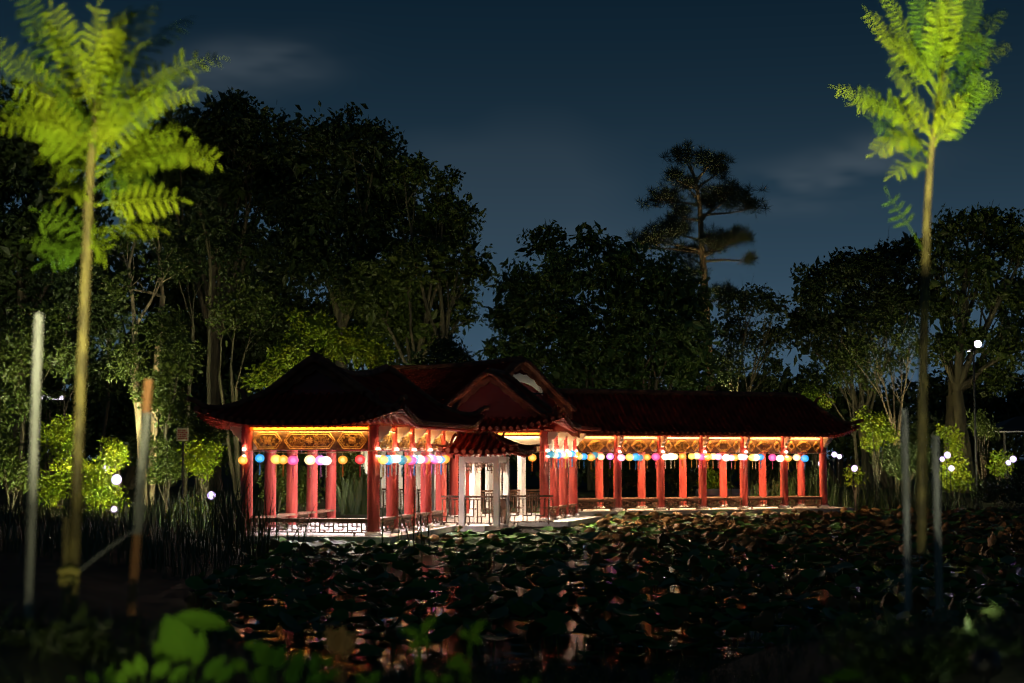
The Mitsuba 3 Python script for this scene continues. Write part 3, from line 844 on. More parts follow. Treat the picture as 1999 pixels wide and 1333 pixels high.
def blob_leaves(r, blobs, density, size, droop=0.2, clump=0.9, spread=1.0):
    """blobs: (centre, (rx, ry, rz)). Leaves gathered in clumps through each blob, thicker towards its skin."""
    V, Fc, n0 = [], [], 0
    for c, R in blobs:
        c, R = np.asarray(c, float), np.asarray(R, float)
        area = R[0] * R[2] * PI
        nc = max(6, int(area / (clump ** 2) * 3.6))
        d = r.normal(size=(nc, 3)); d /= np.linalg.norm(d, axis=1, keepdims=True)
        rad = r.uniform(0.15, 1.0, nc) ** 0.45
        cc = c + d * R * rad[:, None]
        nl = max(8, int(density * DENSE * area / nc))
        q = r.normal(size=(nc, nl, 3)); q = q / np.linalg.norm(q, axis=2, keepdims=True) * r.uniform(0, 1, (nc, nl, 1)) ** 0.4 * np.array([0.95, 0.95, 0.72]) * clump * r.uniform(0.45, 1.15, (nc, 1, 1)) * spread
        P = (cc[:, None] + q).reshape(-1, 3)
        dirn = r.normal(size=P.shape) + np.array([0, 0, -droop]) + 0.5 * (q.reshape(-1, 3) / clump)
        v, f = cards(P, dirn, size * r.uniform(0.65, 1.35, len(P)), size * 0.55 * r.uniform(0.7, 1.3, len(P)), r)
        V.append(v); Fc.append(f + n0); n0 += len(v)
    return np.vstack(V), np.vstack(Fc)


def limb(m, a, b, r0, r1, r, wob=0.08, sides=7, n=7):
    a, b = np.asarray(a, float), np.asarray(b, float)
    k = np.linspace(0, 1, n)[:, None]
    L = np.linalg.norm(b - a)
    p = a + (b - a) * k + np.cumsum(r.normal(size=(n, 3)) * wob * L / n, 0) * (k * (1.3 - k))
    p[:, 2] += 0.10 * L * (k[:, 0] * (1 - k[:, 0])) * r.uniform(-0.5, 1.0)
    m.tube(p, r0 + (r1 - r0) * k[:, 0], sides, False)
    return p


def ground_at(x, y):
    return float(ground_z(np.array([x]), np.array([y]))[0])


def tree(base, label, uD, blobs, leaf, bark, trunk_r, density=60, size=0.3, group=None, seed=1, trunk_top=None, stems=1, fork=0.45, depth=0.8, clump=0.9, cat='tree', lean=0.0, droop=0.2, twigs=3):
    """uD: (pixel column of the foot, distance). blobs: (u, v, ru, rv[, dD]) of the crown as the photograph shows it."""
    r = np.random.default_rng(seed)
    u, D = uD
    px = D / F_PX
    foot = at(u, 892, D); foot[2] = ground_at(foot[0], D) - 0.1
    B = []
    for q in blobs:
        dd = q[4] if len(q) > 4 else r.uniform(-1.2, 1.2)
        c = at(q[0], q[1], D + dd)
        B.append((c, (q[2] * px, max(0.6, depth * (q[2] + q[3]) / 2 * px), q[3] * px)))
    key = thing(base, label, cat, group)
    m = MB()
    cs = np.array([b[0] for b in B])
    top = cs[:, 2].max() if trunk_top is None else at(u, trunk_top, D)[2]
    for s in range(stems):
        f0 = foot + np.array([r.uniform(-1, 1), r.uniform(-1, 1), 0]) * (0.55 * (stems > 1)) * trunk_r * 5
        w = f0 * 0 + np.array([cs[:, 0].mean(), cs[:, 1].mean(), 0])
        h = foot[2] + (top - foot[2]) * fork * r.uniform(0.85, 1.1)
        ctr = np.array([f0[0] + (w[0] - f0[0]) * 0.25 + lean, f0[1] + (w[1] - f0[1]) * 0.25, h]) + (r.normal(size=3) * [1, 1, 0]) * 0.5 * (stems > 1)
        tp = limb(m, f0, ctr, trunk_r, trunk_r * 0.72, r, 0.06, 9, 9)
        mine = [i for i in range(len(B)) if i % stems == s] if stems > 1 else range(len(B))
        for i in mine:
            c, R = B[i]
            k = r.integers(5, 9)
            st = tp[-1] if c[2] > tp[-1][2] else tp[max(3, min(8, int(8 * (c[2] - 1.0 - f0[2]) / (tp[-1][2] - f0[2] + 1e-6))))]
            lp = limb(m, st, c, trunk_r * r.uniform(0.35, 0.55), trunk_r * 0.12, r, 0.22, 6, 8)
            for _ in range(twigs):
                e = c + r.normal(size=3) * np.array(R) * 0.55
                limb(m, lp[r.integers(3, 7)], e, trunk_r * 0.16, trunk_r * 0.03, r, 0.25, 4, 6)
    put(key + '__trunk', m, bark, 60)
    v1, f1 = blob_leaves(r, B, density, size, droop, clump)
    v2, f2 = blob_leaves(r, [(c, np.array(R) * 0.74) for c, R in B], 11 if clump > 0.7 else 26, size * (2.3 if clump > 0.7 else 1.5), droop, clump * 1.1)
    put(key + '__crown', (np.vstack([v1, v2]), np.vstack([f1, f2 + len(v1)])), leaf)
    return key


def bush(label, u, v, ru, rv, D, leaf='leaf_lime', density=190, size=0.16, seed=1, group=None, cat='bush', n=7, clump=0.42):
    r = np.random.default_rng(seed)
    px = D / F_PX
    key = thing('bush', label, cat, group)
    c = at(u, v, D)
    g = ground_at(c[0], D)
    B = []
    for _ in range(n):
        q = r.uniform(-1, 1, 3)
        B.append((c + q * np.array([ru * px * 0.62, ru * px * 0.4, rv * px * 0.62]), (ru * px * 0.5, ru * px * 0.45, rv * px * 0.45)))
    m = MB()
    for b in B:
        limb(m, [c[0] + r.uniform(-0.1, 0.1), c[1] + r.uniform(-0.1, 0.1), g - 0.05], b[0], 0.03, 0.01, r, 0.2, 5, 6)
    put(key + '__stems', m, 'bark_dark', 60)
    put(key + '__leaves', blob_leaves(r, B, density, size, 0.1, clump), leaf)
    return key


# the wood on the left
WOOD = 'tall trees of the dark wood on the left'
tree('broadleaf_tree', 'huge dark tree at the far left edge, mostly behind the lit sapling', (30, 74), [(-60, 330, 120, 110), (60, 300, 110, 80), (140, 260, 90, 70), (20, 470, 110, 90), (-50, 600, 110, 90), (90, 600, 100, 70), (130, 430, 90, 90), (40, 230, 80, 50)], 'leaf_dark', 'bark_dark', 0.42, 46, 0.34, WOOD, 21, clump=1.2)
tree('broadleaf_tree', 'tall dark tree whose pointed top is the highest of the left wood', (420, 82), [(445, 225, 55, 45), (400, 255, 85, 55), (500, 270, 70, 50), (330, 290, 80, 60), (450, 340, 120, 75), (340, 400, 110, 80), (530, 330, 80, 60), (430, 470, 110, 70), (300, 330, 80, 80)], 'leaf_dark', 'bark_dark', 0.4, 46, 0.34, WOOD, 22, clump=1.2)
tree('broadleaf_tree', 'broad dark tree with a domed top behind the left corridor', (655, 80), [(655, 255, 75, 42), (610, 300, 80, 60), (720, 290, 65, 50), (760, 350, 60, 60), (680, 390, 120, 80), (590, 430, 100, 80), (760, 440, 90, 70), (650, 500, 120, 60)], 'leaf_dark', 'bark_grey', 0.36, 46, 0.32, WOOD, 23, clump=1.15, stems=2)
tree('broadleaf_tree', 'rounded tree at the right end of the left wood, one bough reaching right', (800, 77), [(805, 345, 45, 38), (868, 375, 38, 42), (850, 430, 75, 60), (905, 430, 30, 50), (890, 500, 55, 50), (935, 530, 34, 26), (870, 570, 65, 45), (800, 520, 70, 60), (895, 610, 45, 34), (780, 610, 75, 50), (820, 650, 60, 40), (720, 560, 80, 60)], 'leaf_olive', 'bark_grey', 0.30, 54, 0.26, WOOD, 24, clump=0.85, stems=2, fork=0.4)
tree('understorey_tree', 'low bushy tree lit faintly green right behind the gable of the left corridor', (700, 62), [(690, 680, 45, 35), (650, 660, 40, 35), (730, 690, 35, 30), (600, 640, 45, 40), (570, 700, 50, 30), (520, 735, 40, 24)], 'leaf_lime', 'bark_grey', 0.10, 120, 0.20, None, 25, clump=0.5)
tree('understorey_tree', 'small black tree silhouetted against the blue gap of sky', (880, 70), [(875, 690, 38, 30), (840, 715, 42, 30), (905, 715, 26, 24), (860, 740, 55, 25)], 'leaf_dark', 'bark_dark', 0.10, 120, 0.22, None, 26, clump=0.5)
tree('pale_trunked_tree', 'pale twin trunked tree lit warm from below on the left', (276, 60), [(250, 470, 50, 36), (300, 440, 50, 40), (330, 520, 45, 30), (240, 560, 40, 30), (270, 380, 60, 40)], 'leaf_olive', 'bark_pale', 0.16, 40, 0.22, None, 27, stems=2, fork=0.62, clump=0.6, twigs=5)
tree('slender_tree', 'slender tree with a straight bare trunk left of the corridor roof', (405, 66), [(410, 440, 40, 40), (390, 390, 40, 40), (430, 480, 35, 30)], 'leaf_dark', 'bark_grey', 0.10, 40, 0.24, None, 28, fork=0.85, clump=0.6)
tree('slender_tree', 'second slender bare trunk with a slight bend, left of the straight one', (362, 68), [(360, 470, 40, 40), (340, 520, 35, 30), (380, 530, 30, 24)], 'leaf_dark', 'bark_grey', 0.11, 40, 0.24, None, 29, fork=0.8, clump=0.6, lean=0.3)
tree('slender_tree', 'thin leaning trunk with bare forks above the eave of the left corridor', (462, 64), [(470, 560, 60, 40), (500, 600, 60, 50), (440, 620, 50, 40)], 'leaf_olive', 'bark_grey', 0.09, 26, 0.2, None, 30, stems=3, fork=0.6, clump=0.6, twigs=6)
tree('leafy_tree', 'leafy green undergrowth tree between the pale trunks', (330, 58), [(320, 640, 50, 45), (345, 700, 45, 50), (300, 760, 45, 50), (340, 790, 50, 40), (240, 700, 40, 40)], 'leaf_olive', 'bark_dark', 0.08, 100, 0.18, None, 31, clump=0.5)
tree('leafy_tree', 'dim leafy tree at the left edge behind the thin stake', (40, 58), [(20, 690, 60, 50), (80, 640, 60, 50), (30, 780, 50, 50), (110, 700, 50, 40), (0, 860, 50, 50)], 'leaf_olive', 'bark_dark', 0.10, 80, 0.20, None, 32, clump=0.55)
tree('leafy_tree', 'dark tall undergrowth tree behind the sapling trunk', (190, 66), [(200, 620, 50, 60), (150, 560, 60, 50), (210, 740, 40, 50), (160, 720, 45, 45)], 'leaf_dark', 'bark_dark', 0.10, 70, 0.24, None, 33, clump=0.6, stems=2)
# the clump in the middle, the pine, the trees on the right
tree('feathery_tree', 'feathery dark clump of arching stems behind the middle hall', (1160, 82), [(1075, 470, 42, 34), (1165, 475, 36, 32), (1110, 530, 80, 50), (1020, 560, 60, 50), (1000, 620, 50, 40), (990, 680, 48, 40), (1200, 560, 60, 50), (1080, 620, 90, 60), (1170, 650, 90, 60), (1060, 710, 90, 50), (1160, 720, 90, 45), (1210, 510, 30, 30)], 'leaf_bamboo', 'bark_dark', 0.11, 52, 0.30, None, 41, clump=0.85, stems=6, fork=0.5, droop=0.6)
tree('feathery_tree', 'second dark clump of arching stems, in front of the pine trunk', (1270, 80), [(1238, 510, 30, 30), (1300, 545, 50, 50), (1260, 590, 70, 60), (1340, 580, 45, 45), (1330, 650, 70, 60), (1250, 680, 90, 55), (1340, 720, 80, 45), (1230, 740, 70, 35)], 'leaf_bamboo', 'bark_dark', 0.11, 54, 0.30, None, 42, clump=0.85, stems=6, fork=0.5, droop=0.6)
tree('thin_crowned_tree', 'low thin crowned tree with bare limbs right of the pine', (1460, 84), [(1440, 590, 40, 34), (1475, 580, 36, 26), (1510, 600, 30, 26), (1430, 650, 40, 45), (1490, 660, 40, 40), (1420, 710, 40, 40), (1500, 720, 34, 34), (1530, 650, 20, 26)], 'leaf_dark', 'bark_grey', 0.13, 46, 0.24, None, 43, clump=0.6, stems=2, twigs=6)
tree('spreading_tree', 'wide black spreading tree to the right of the right corridor', (1700, 84), [(1590, 555, 45, 40), (1640, 530, 55, 36), (1700, 520, 55, 34), (1760, 500, 50, 36), (1620, 610, 70, 50), (1700, 590, 80, 60), (1780, 570, 60, 60), (1570, 650, 40, 50), (1650, 680, 60, 40)], 'leaf_dark', 'bark_grey', 0.22, 60, 0.28, None, 44, clump=0.8, stems=2, fork=0.3, twigs=4)
tree('spreading_tree', 'big tree with lit trunk and open crown at the right edge', (1872, 80), [(1880, 440, 60, 34), (1940, 440, 60, 36), (1990, 470, 60, 50), (1830, 490, 45, 45), (1900, 520, 60, 45), (1850, 590, 50, 45), (1960, 570, 60, 50), (1880, 660, 50, 34), (1970, 680, 50, 50), (1990, 610, 40, 60), (1830, 680, 34, 34), (1930, 730, 60, 40)], 'leaf_olive', 'bark_grey', 0.42, 50, 0.26, None, 45, clump=0.75, stems=2, fork=0.35, twigs=5)
tree('bare_limbed_tree', 'tree with pale crooked bare limbs behind the right corridor end', (1765, 76), [(1730, 640, 40, 40), (1780, 660, 36, 40), (1690, 690, 40, 36), (1750, 700, 40, 30), (1700, 630, 34, 30)], 'leaf_olive', 'bark_pale', 0.13, 40, 0.2, None, 46, clump=0.55, stems=2, fork=0.35, twigs=8)
tree('bare_limbed_tree', 'slimmer forked tree close to the right corridor roof', (1675, 78), [(1660, 690, 36, 30), (1640, 720, 40, 34), (1690, 730, 30, 34), (1600, 740, 50, 36)], 'leaf_olive', 'bark_grey', 0.11, 46, 0.2, None, 47, clump=0.55, fork=0.45, twigs=7)
FILL = 'dark hedge trees closing the gaps behind the halls'


def pine():
    r = np.random.default_rng(51)
    D = 92
    key = thing('pine_tree', 'tall lone pine with flat tiers of needles against the sky', 'tree')
    m = MB()
    pts = [at(u, v, D) for u, v in ((1394, 880), (1388, 760), (1380, 640), (1376, 560), (1370, 480), (1366, 400), (1358, 350), (1346, 318))]
    m.tube(pts, [0.34, 0.30, 0.26, 0.23, 0.19, 0.14, 0.09, 0.05], 9, False)
    tiers = [((1362, 355), (1335, 306), 34, 12), ((1362, 350), (1385, 318), 30, 12), ((1364, 365), (1400, 335), 20, 12), ((1364, 370), (1318, 345), 16, 12), ((1366, 400), (1300, 388), 34, 14), ((1366, 395), (1345, 362), 20, 14),
             ((1368, 425), (1420, 380), 40, 16), ((1368, 420), (1455, 400), 30, 14), ((1370, 430), (1395, 395), 34, 16), ((1366, 430), (1330, 420), 20, 18), ((1372, 490), (1290, 465), 40, 18), ((1372, 470), (1320, 448), 30, 18), ((1372, 495), (1262, 480), 22, 14),
             ((1374, 500), (1420, 470), 40, 14), ((1374, 495), (1445, 462), 16, 10), ((1374, 500), (1390, 480), 26, 14), ((1376, 520), (1345, 495), 30, 12), ((1378, 560), (1350, 535), 26, 14), ((1376, 510), (1465, 508), 10, 6), ((1380, 590), (1410, 575), 22, 14)]
    V, Fc, n0 = [], [], 0
    px = D / F_PX
    for (a, b, ru, rv) in tiers:
        dz = r.uniform(-1.2, 1.2)
        p0, p1 = at(*a, D), at(*b, D + dz)
        limb(m, p0, p1 + np.array([0, 0, -rv * px * 0.5]), 0.10, 0.03, r, 0.12, 6, 8)
        # needles in tufts
        nt = int(ru * rv * 0.085) + 7
        c = p1 + r.normal(size=(nt, 3)) * np.array([ru * 0.62, ru * 0.5, rv * 0.55]) * px
        c[:, 2] += 0.35 * rv * px * (1 - (np.abs(c[:, 0] - p1[0]) / (ru * px)) ** 2)
        for q in c[::2]:
            limb(m, p1 + r.normal(size=3) * 0.3, q, 0.025, 0.01, r, 0.1, 3, 4)
        nl = 34
        d = r.normal(size=(nt, nl, 3)) + [0, 0, 0.55]
        P = np.repeat(c, nl, 0)
        v, f = cards(P, d.reshape(-1, 3), 0.50 * r.uniform(0.6, 1.25, nt * nl), 0.028, r, 0.1)
        V.append(v); Fc.append(f + n0); n0 += len(v)
    put(key + '__trunk', m, 'bark_pine', 60)
    put(key + '__needles', (np.vstack(V), np.vstack(Fc)), 'leaf_pine')


pine()
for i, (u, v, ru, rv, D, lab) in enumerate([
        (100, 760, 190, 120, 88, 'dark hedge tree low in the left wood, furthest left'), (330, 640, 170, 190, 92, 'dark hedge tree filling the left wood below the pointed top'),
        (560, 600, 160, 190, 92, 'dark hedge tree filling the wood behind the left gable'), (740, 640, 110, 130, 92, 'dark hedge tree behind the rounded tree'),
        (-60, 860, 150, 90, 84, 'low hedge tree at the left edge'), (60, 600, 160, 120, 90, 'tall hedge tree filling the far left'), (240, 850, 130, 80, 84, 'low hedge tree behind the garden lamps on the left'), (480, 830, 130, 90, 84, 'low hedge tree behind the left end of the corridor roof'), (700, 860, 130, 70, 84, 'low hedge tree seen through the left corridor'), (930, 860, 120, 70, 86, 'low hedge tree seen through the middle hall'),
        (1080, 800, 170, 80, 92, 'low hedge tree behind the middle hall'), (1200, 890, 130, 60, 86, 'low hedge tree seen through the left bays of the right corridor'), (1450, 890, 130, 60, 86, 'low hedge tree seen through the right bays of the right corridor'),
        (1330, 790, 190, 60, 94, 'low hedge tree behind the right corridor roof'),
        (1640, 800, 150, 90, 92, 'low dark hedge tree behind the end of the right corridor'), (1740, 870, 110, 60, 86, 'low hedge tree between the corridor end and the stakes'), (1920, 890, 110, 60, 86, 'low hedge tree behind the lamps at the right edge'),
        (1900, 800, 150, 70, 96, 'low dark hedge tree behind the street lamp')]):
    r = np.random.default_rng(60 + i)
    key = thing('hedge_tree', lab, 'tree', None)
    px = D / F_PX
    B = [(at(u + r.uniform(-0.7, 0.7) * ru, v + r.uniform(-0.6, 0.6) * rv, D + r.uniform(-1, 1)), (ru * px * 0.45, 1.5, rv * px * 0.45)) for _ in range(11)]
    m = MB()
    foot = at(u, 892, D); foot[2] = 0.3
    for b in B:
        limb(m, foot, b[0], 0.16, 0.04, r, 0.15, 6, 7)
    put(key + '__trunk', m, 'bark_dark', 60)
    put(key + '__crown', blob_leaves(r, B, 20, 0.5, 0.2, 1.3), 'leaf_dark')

# bushes of the gardens on both sides, several lit by the garden lamps
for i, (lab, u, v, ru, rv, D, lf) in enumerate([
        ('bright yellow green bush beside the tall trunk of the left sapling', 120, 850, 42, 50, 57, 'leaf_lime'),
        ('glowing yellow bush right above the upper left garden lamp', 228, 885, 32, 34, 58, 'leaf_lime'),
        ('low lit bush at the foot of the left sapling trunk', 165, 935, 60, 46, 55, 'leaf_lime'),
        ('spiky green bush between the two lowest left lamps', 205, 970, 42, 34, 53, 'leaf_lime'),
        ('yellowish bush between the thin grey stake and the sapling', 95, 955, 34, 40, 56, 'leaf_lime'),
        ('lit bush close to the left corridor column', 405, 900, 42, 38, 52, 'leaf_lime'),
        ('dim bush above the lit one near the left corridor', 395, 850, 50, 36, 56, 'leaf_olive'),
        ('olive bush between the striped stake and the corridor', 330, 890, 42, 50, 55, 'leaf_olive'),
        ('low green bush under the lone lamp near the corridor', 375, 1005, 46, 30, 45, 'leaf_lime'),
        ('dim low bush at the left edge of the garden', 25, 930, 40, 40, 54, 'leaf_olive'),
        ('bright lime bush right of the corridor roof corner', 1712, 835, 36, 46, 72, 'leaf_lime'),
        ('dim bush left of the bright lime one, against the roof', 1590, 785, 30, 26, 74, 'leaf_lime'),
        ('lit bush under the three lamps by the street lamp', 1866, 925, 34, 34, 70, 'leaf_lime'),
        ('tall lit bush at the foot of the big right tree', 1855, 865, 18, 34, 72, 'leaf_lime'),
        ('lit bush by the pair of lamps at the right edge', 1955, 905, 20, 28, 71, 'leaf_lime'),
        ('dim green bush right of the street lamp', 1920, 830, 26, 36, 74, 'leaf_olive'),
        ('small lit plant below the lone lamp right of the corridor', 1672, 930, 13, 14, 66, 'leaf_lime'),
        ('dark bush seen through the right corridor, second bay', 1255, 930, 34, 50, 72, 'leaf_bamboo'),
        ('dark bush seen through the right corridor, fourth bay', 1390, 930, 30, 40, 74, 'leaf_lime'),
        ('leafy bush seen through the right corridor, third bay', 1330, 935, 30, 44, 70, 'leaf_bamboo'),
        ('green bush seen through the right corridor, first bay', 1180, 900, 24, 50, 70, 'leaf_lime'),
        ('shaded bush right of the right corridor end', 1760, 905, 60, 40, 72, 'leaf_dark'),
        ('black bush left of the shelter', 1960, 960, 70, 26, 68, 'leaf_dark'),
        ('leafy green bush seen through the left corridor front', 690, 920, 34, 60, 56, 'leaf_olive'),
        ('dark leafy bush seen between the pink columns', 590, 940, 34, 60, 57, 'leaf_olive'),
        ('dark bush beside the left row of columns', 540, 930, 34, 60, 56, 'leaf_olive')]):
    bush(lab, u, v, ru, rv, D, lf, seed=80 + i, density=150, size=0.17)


# ------------------------------------------------------------------ reeds
def reeds(label, u, D, n, h, spread, seed, mat_='leaf_bamboo', w=0.018):
    r = np.random.default_rng(seed)
    key = thing('reed_clump', label, 'reeds')
    c = at(u, 892, D)
    x = c[0] + r.normal(size=n) * spread; y = D + r.normal(size=n) * spread * 0.6
    z = ground_z(x, y); z = np.maximum(z, -0.1)
    hh = h * r.uniform(0.55, 1.1, n)
    le = r.normal(size=(n, 2)) * 0.10 * hh[:, None]
    V, Fc = [], []
    k = np.linspace(0, 1, 5)
    px_ = x[:, None] + le[:, :1] * k ** 2 * 1.6; py_ = y[:, None] + le[:, 1:] * k ** 2 * 1.6; pz_ = z[:, None] + hh[:, None] * k * (1 - 0.12 * k * (np.abs(le).sum(1) / hh * 5)[:, None])
    a = r.uniform(0, PI, n)
    ww = w * np.array([1, 1, 0.85, 0.6, 0.08])
    dx, dy = np.cos(a)[:, None] * ww, np.sin(a)[:, None] * ww
    A = np.stack([px_ - dx, py_ - dy, pz_], -1); B = np.stack([px_ + dx, py_ + dy, pz_], -1)
    v = np.stack([A, B], 2).reshape(-1, 3)
    i = np.arange(n)[:, None] * 10
    f = np.vstack([np.vstack([i + [2 * j, 2 * j + 1, 2 * j + 3], i + [2 * j, 2 * j + 3, 2 * j + 2]]) for j in range(4)])
    put(key, (v, f), mat_)
    labels[key]['kind'] = 'stuff'
    return key


for i, (lab, u, D, n, h, sp, mt) in enumerate([
        ('tall black reeds standing before the leftmost corridor column', 468, 38, 130, 2.2, 0.42, 'leaf_dark'), ('reeds lit green from behind, left of the corridor', 420, 42, 90, 1.35, 0.7, 'leaf_bamboo'),
        ('dense tall reeds right of the striped stake', 360, 44, 100, 1.3, 0.8, 'leaf_bamboo'), ('reeds behind the striped stake', 300, 46, 90, 1.1, 0.8, 'leaf_dark'),
        ('reeds under the left garden lamps', 190, 48, 120, 0.45, 1.0, 'leaf_bamboo'), ('reeds at the far left edge', 60, 46, 160, 0.9, 1.0, 'leaf_dark'),
        ('few thin reeds before the front bench of the left corridor', 560, 39.5, 26, 1.7, 0.7, 'leaf_dark'), ('single thin reeds before the right side of the left corridor', 795, 39.5, 16, 2.0, 0.35, 'leaf_dark'),
        ('tall grass seen through the last bay of the right corridor', 1575, 68, 160, 2.0, 0.8, 'leaf_bamboo'), ('tall grass seen through the fifth bay of the right corridor', 1495, 68, 130, 1.7, 0.7, 'leaf_bamboo'),
        ('dark reed bank right of the right corridor', 1680, 68, 160, 1.3, 1.3, 'leaf_bamboo'), ('dark reed bank behind the right stakes', 1790, 69, 260, 1.4, 1.4, 'leaf_dark')]):
    reeds(lab, u, D, n, h, sp, 120 + i, mt)
for i, (u, D) in enumerate([(150, 33), (330, 31), (430, 35), (40, 36), (250, 38)]):
    reeds(f'black grass tussock on the dark left bank, {ORD[i]} of five', u, D, 200, 0.7, 1.2, 140 + i, 'leaf_dark')
# broad upright leaves behind the left corridor
key = thing('broadleaf_plant', 'clump of tall upright blade leaves behind the left corridor', 'plant')
r = np.random.default_rng(150)
m = MB()
for k in range(16):
    c = at(668 + 3.6 * k, 968, 54 + r.uniform(-0.5, 0.5)); c[2] = 0.35
    a, hh = r.normal() * 0.16, r.uniform(1.1, 1.75)
    kk = np.linspace(0, 1, 6)
    w = 0.11 * np.sin(PI * (kk * 0.93 + 0.06)) ** 0.7
    mid = np.stack([c[0] + a * hh * kk ** 1.5, c[1] + 0.1 * kk * r.normal(), c[2] + hh * kk], 1)
    G = np.stack([mid + np.stack([-w, 0 * w, 0 * w], 1), mid + np.array([0, 0.03, 0]), mid + np.stack([w, 0 * w, 0 * w], 1)], 1)
    m.grid(G)
put(key, m, 'leaf_bamboo', 50)
# ------------------------------------------------------------------ garden lamps
SPOT_KIT = dict(body=ply(MB().lathe([(0.0, -0.10), (0.05, -0.09), (0.075, -0.03), (0.085, 0.0), (0.0, 0.0)], sides=14), 'black_metal', 40),
                lens=ply(MB().lathe([(0.078, 0.004), (0.001, 0.012)], sides=14), 'lamp_glass'),
                hood=ply(MB().lathe([(0.086, -0.01), (0.090, 0.05), (0.084, 0.05), (0.080, 0.0)], sides=14), 'black_metal', 40))


def garden_lamp(label, p, aim, color, I, glow=None, cutoff=55, beam=30, weight=1.0, size=1.0, group=None, stalk=True):
    """A spike-mounted floodlight at p that shines towards aim; I is its intensity."""
    p, aim = np.asarray(p, float), np.asarray(aim, float)
    key = thing('garden_spotlight', label, 'spotlight', group)
    d = aim - p; d /= np.linalg.norm(d)
    x = np.cross([0.3, 1, 0.2], d); x /= np.linalg.norm(x); y = np.cross(d, x)
    M = np.eye(4); M[:3, 0], M[:3, 1], M[:3, 2], M[:3, 3] = x * size, y * size, d * size, p
    put(key + '__body', SPOT_KIT['body'], 'black_metal', M=M)
    put(key + '__hood', SPOT_KIT['hood'], 'black_metal', M=M)
    lens = {**SPOT_KIT['lens']}
    put(key + '__lens', lens, None, M=M, light=glow or [c * 14 for c in color], weight=0.0)
    if stalk:
        g = ground_at(p[0], p[1])
        if p[2] - 0.1 > g:
            put(key + '__spike', MB().tube([[p[0], p[1], g - 0.1], [p[0], p[1], p[2] - 0.05 * size]], 0.015, 6), 'black_metal')
    q = p + d * 0.03 * size
    scene[key.replace('garden_spotlight', 'spotlight_beam')] = {'type': 'spot', 'intensity': rgb(*[c * I * GAIN for c in color]), 'cutoff_angle': float(cutoff), 'beam_width': float(beam), 'sampling_weight': float(weight),
                   'to_world': T4().look_at(origin=q.tolist(), target=(q + d).tolist(), up=[0.1, 0.2, 1])}
    return key


COOL, WARM, GREEN = (1.0, 0.94, 0.92), (1.0, 0.84, 0.42), (0.92, 1.0, 0.45)
VIOLET = (6, 4.2, 8)
scene['frosted_cap'] = {'type': 'mask', 'opacity': 0.6, 'bsdf': {'type': 'twosided', 'bsdf': principled((0.5, 0.45, 0.6), 0.7)}}
LG = 'garden floodlights'
# lamps seen shining in the gardens: (label, pixel, distance, aim pixel, aim distance, colour, intensity)
for lab, u, v, D, au, av, aD, col, I, sz in [
        ('upper left of the glaring garden floodlights on the left', 210, 915, 55.5, 235, 850, 59, COOL, 110, 0.95), ('largest glaring floodlight on the left, under the yellow bush', 231, 937, 53.0, 150, 880, 57.5, COOL, 260, 1.4),
        ('lowest floodlight of the left garden', 225, 995, 49.5, 120, 940, 56, COOL, 220, 0.8), ('lone floodlight close to the left corridor', 415, 968, 46.5, 395, 890, 54, COOL, 220, 1.0),
        ('left of two floodlights together right of the right corridor', 1627, 888, 68.5, 1712, 830, 72.5, COOL, 60, 1.0), ('right of two floodlights together right of the right corridor', 1637, 892, 68.2, 1720, 845, 71.5, COOL, 16, 0.9),
        ('lone floodlight low right of the right corridor', 1666, 915, 64.5, 1674, 928, 66.5, COOL, 5, 1.1), ('floodlight half hidden by the last column of the right corridor', 1601, 906, 66.0, 1590, 800, 74, COOL, 22, 1.0),
        ('small floodlight seen between the columns of the third bay', 1366, 911, 70, 1390, 860, 76, COOL, 16, 0.8), ('topmost of three floodlights by the street lamp', 1847, 889, 67.5, 1858, 862, 71.5, COOL, 32, 1.15),
        ('left of three floodlights by the street lamp', 1837, 897, 67.5, 1840, 850, 74, COOL, 14, 0.9), ('lowest of three floodlights by the street lamp', 1855, 915, 67, 1868, 930, 70, COOL, 14, 1.0),
        ('upper of two floodlights at the right edge', 1975, 897, 68, 1957, 900, 71, COOL, 10, 1.15), ('lower of two floodlights at the right edge', 1966, 904, 67.5, 1940, 850, 76, COOL, 10, 0.9)]:
    p, a = at(u, v, D), at(au, av, aD)
    garden_lamp(lab, p, p + (lambda d: d)(np.array([0, -0.75, 0.0]) * np.linalg.norm(a - p) * 0.0 + (a - p)), [1.0, 0.97, 0.55], I * 0.72, VIOLET, 44, 26, 1.0, sz, LG)
    # the bright face of the lamp is a frosted globe cap seen from every side
    k = list(scene)[-1].replace('spotlight_beam', 'garden_spotlight')
    put(k + '__globe', MB().lathe([(max(0.001, 0.085 * sz * math.cos(t)), 0.085 * sz * math.sin(t)) for t in np.linspace(-PI / 2, PI / 2, 7)], c=p + np.array([0, -0.13 * sz - 0.06, 0.02]), sides=12), 'lamp_glass', light=(9, 8, 10), weight=0.0)
    put(k + '__cover', MB().lathe([(max(0.001, 0.13 * sz * math.cos(t)), 0.13 * sz * math.sin(t)) for t in np.linspace(-PI / 2, PI / 2, 9)], c=p + np.array([0, -0.13 * sz - 0.06, 0.02]), sides=14), 'frosted_cap', 40, light=(0.16, 0.07, 0.42), weight=0.0)
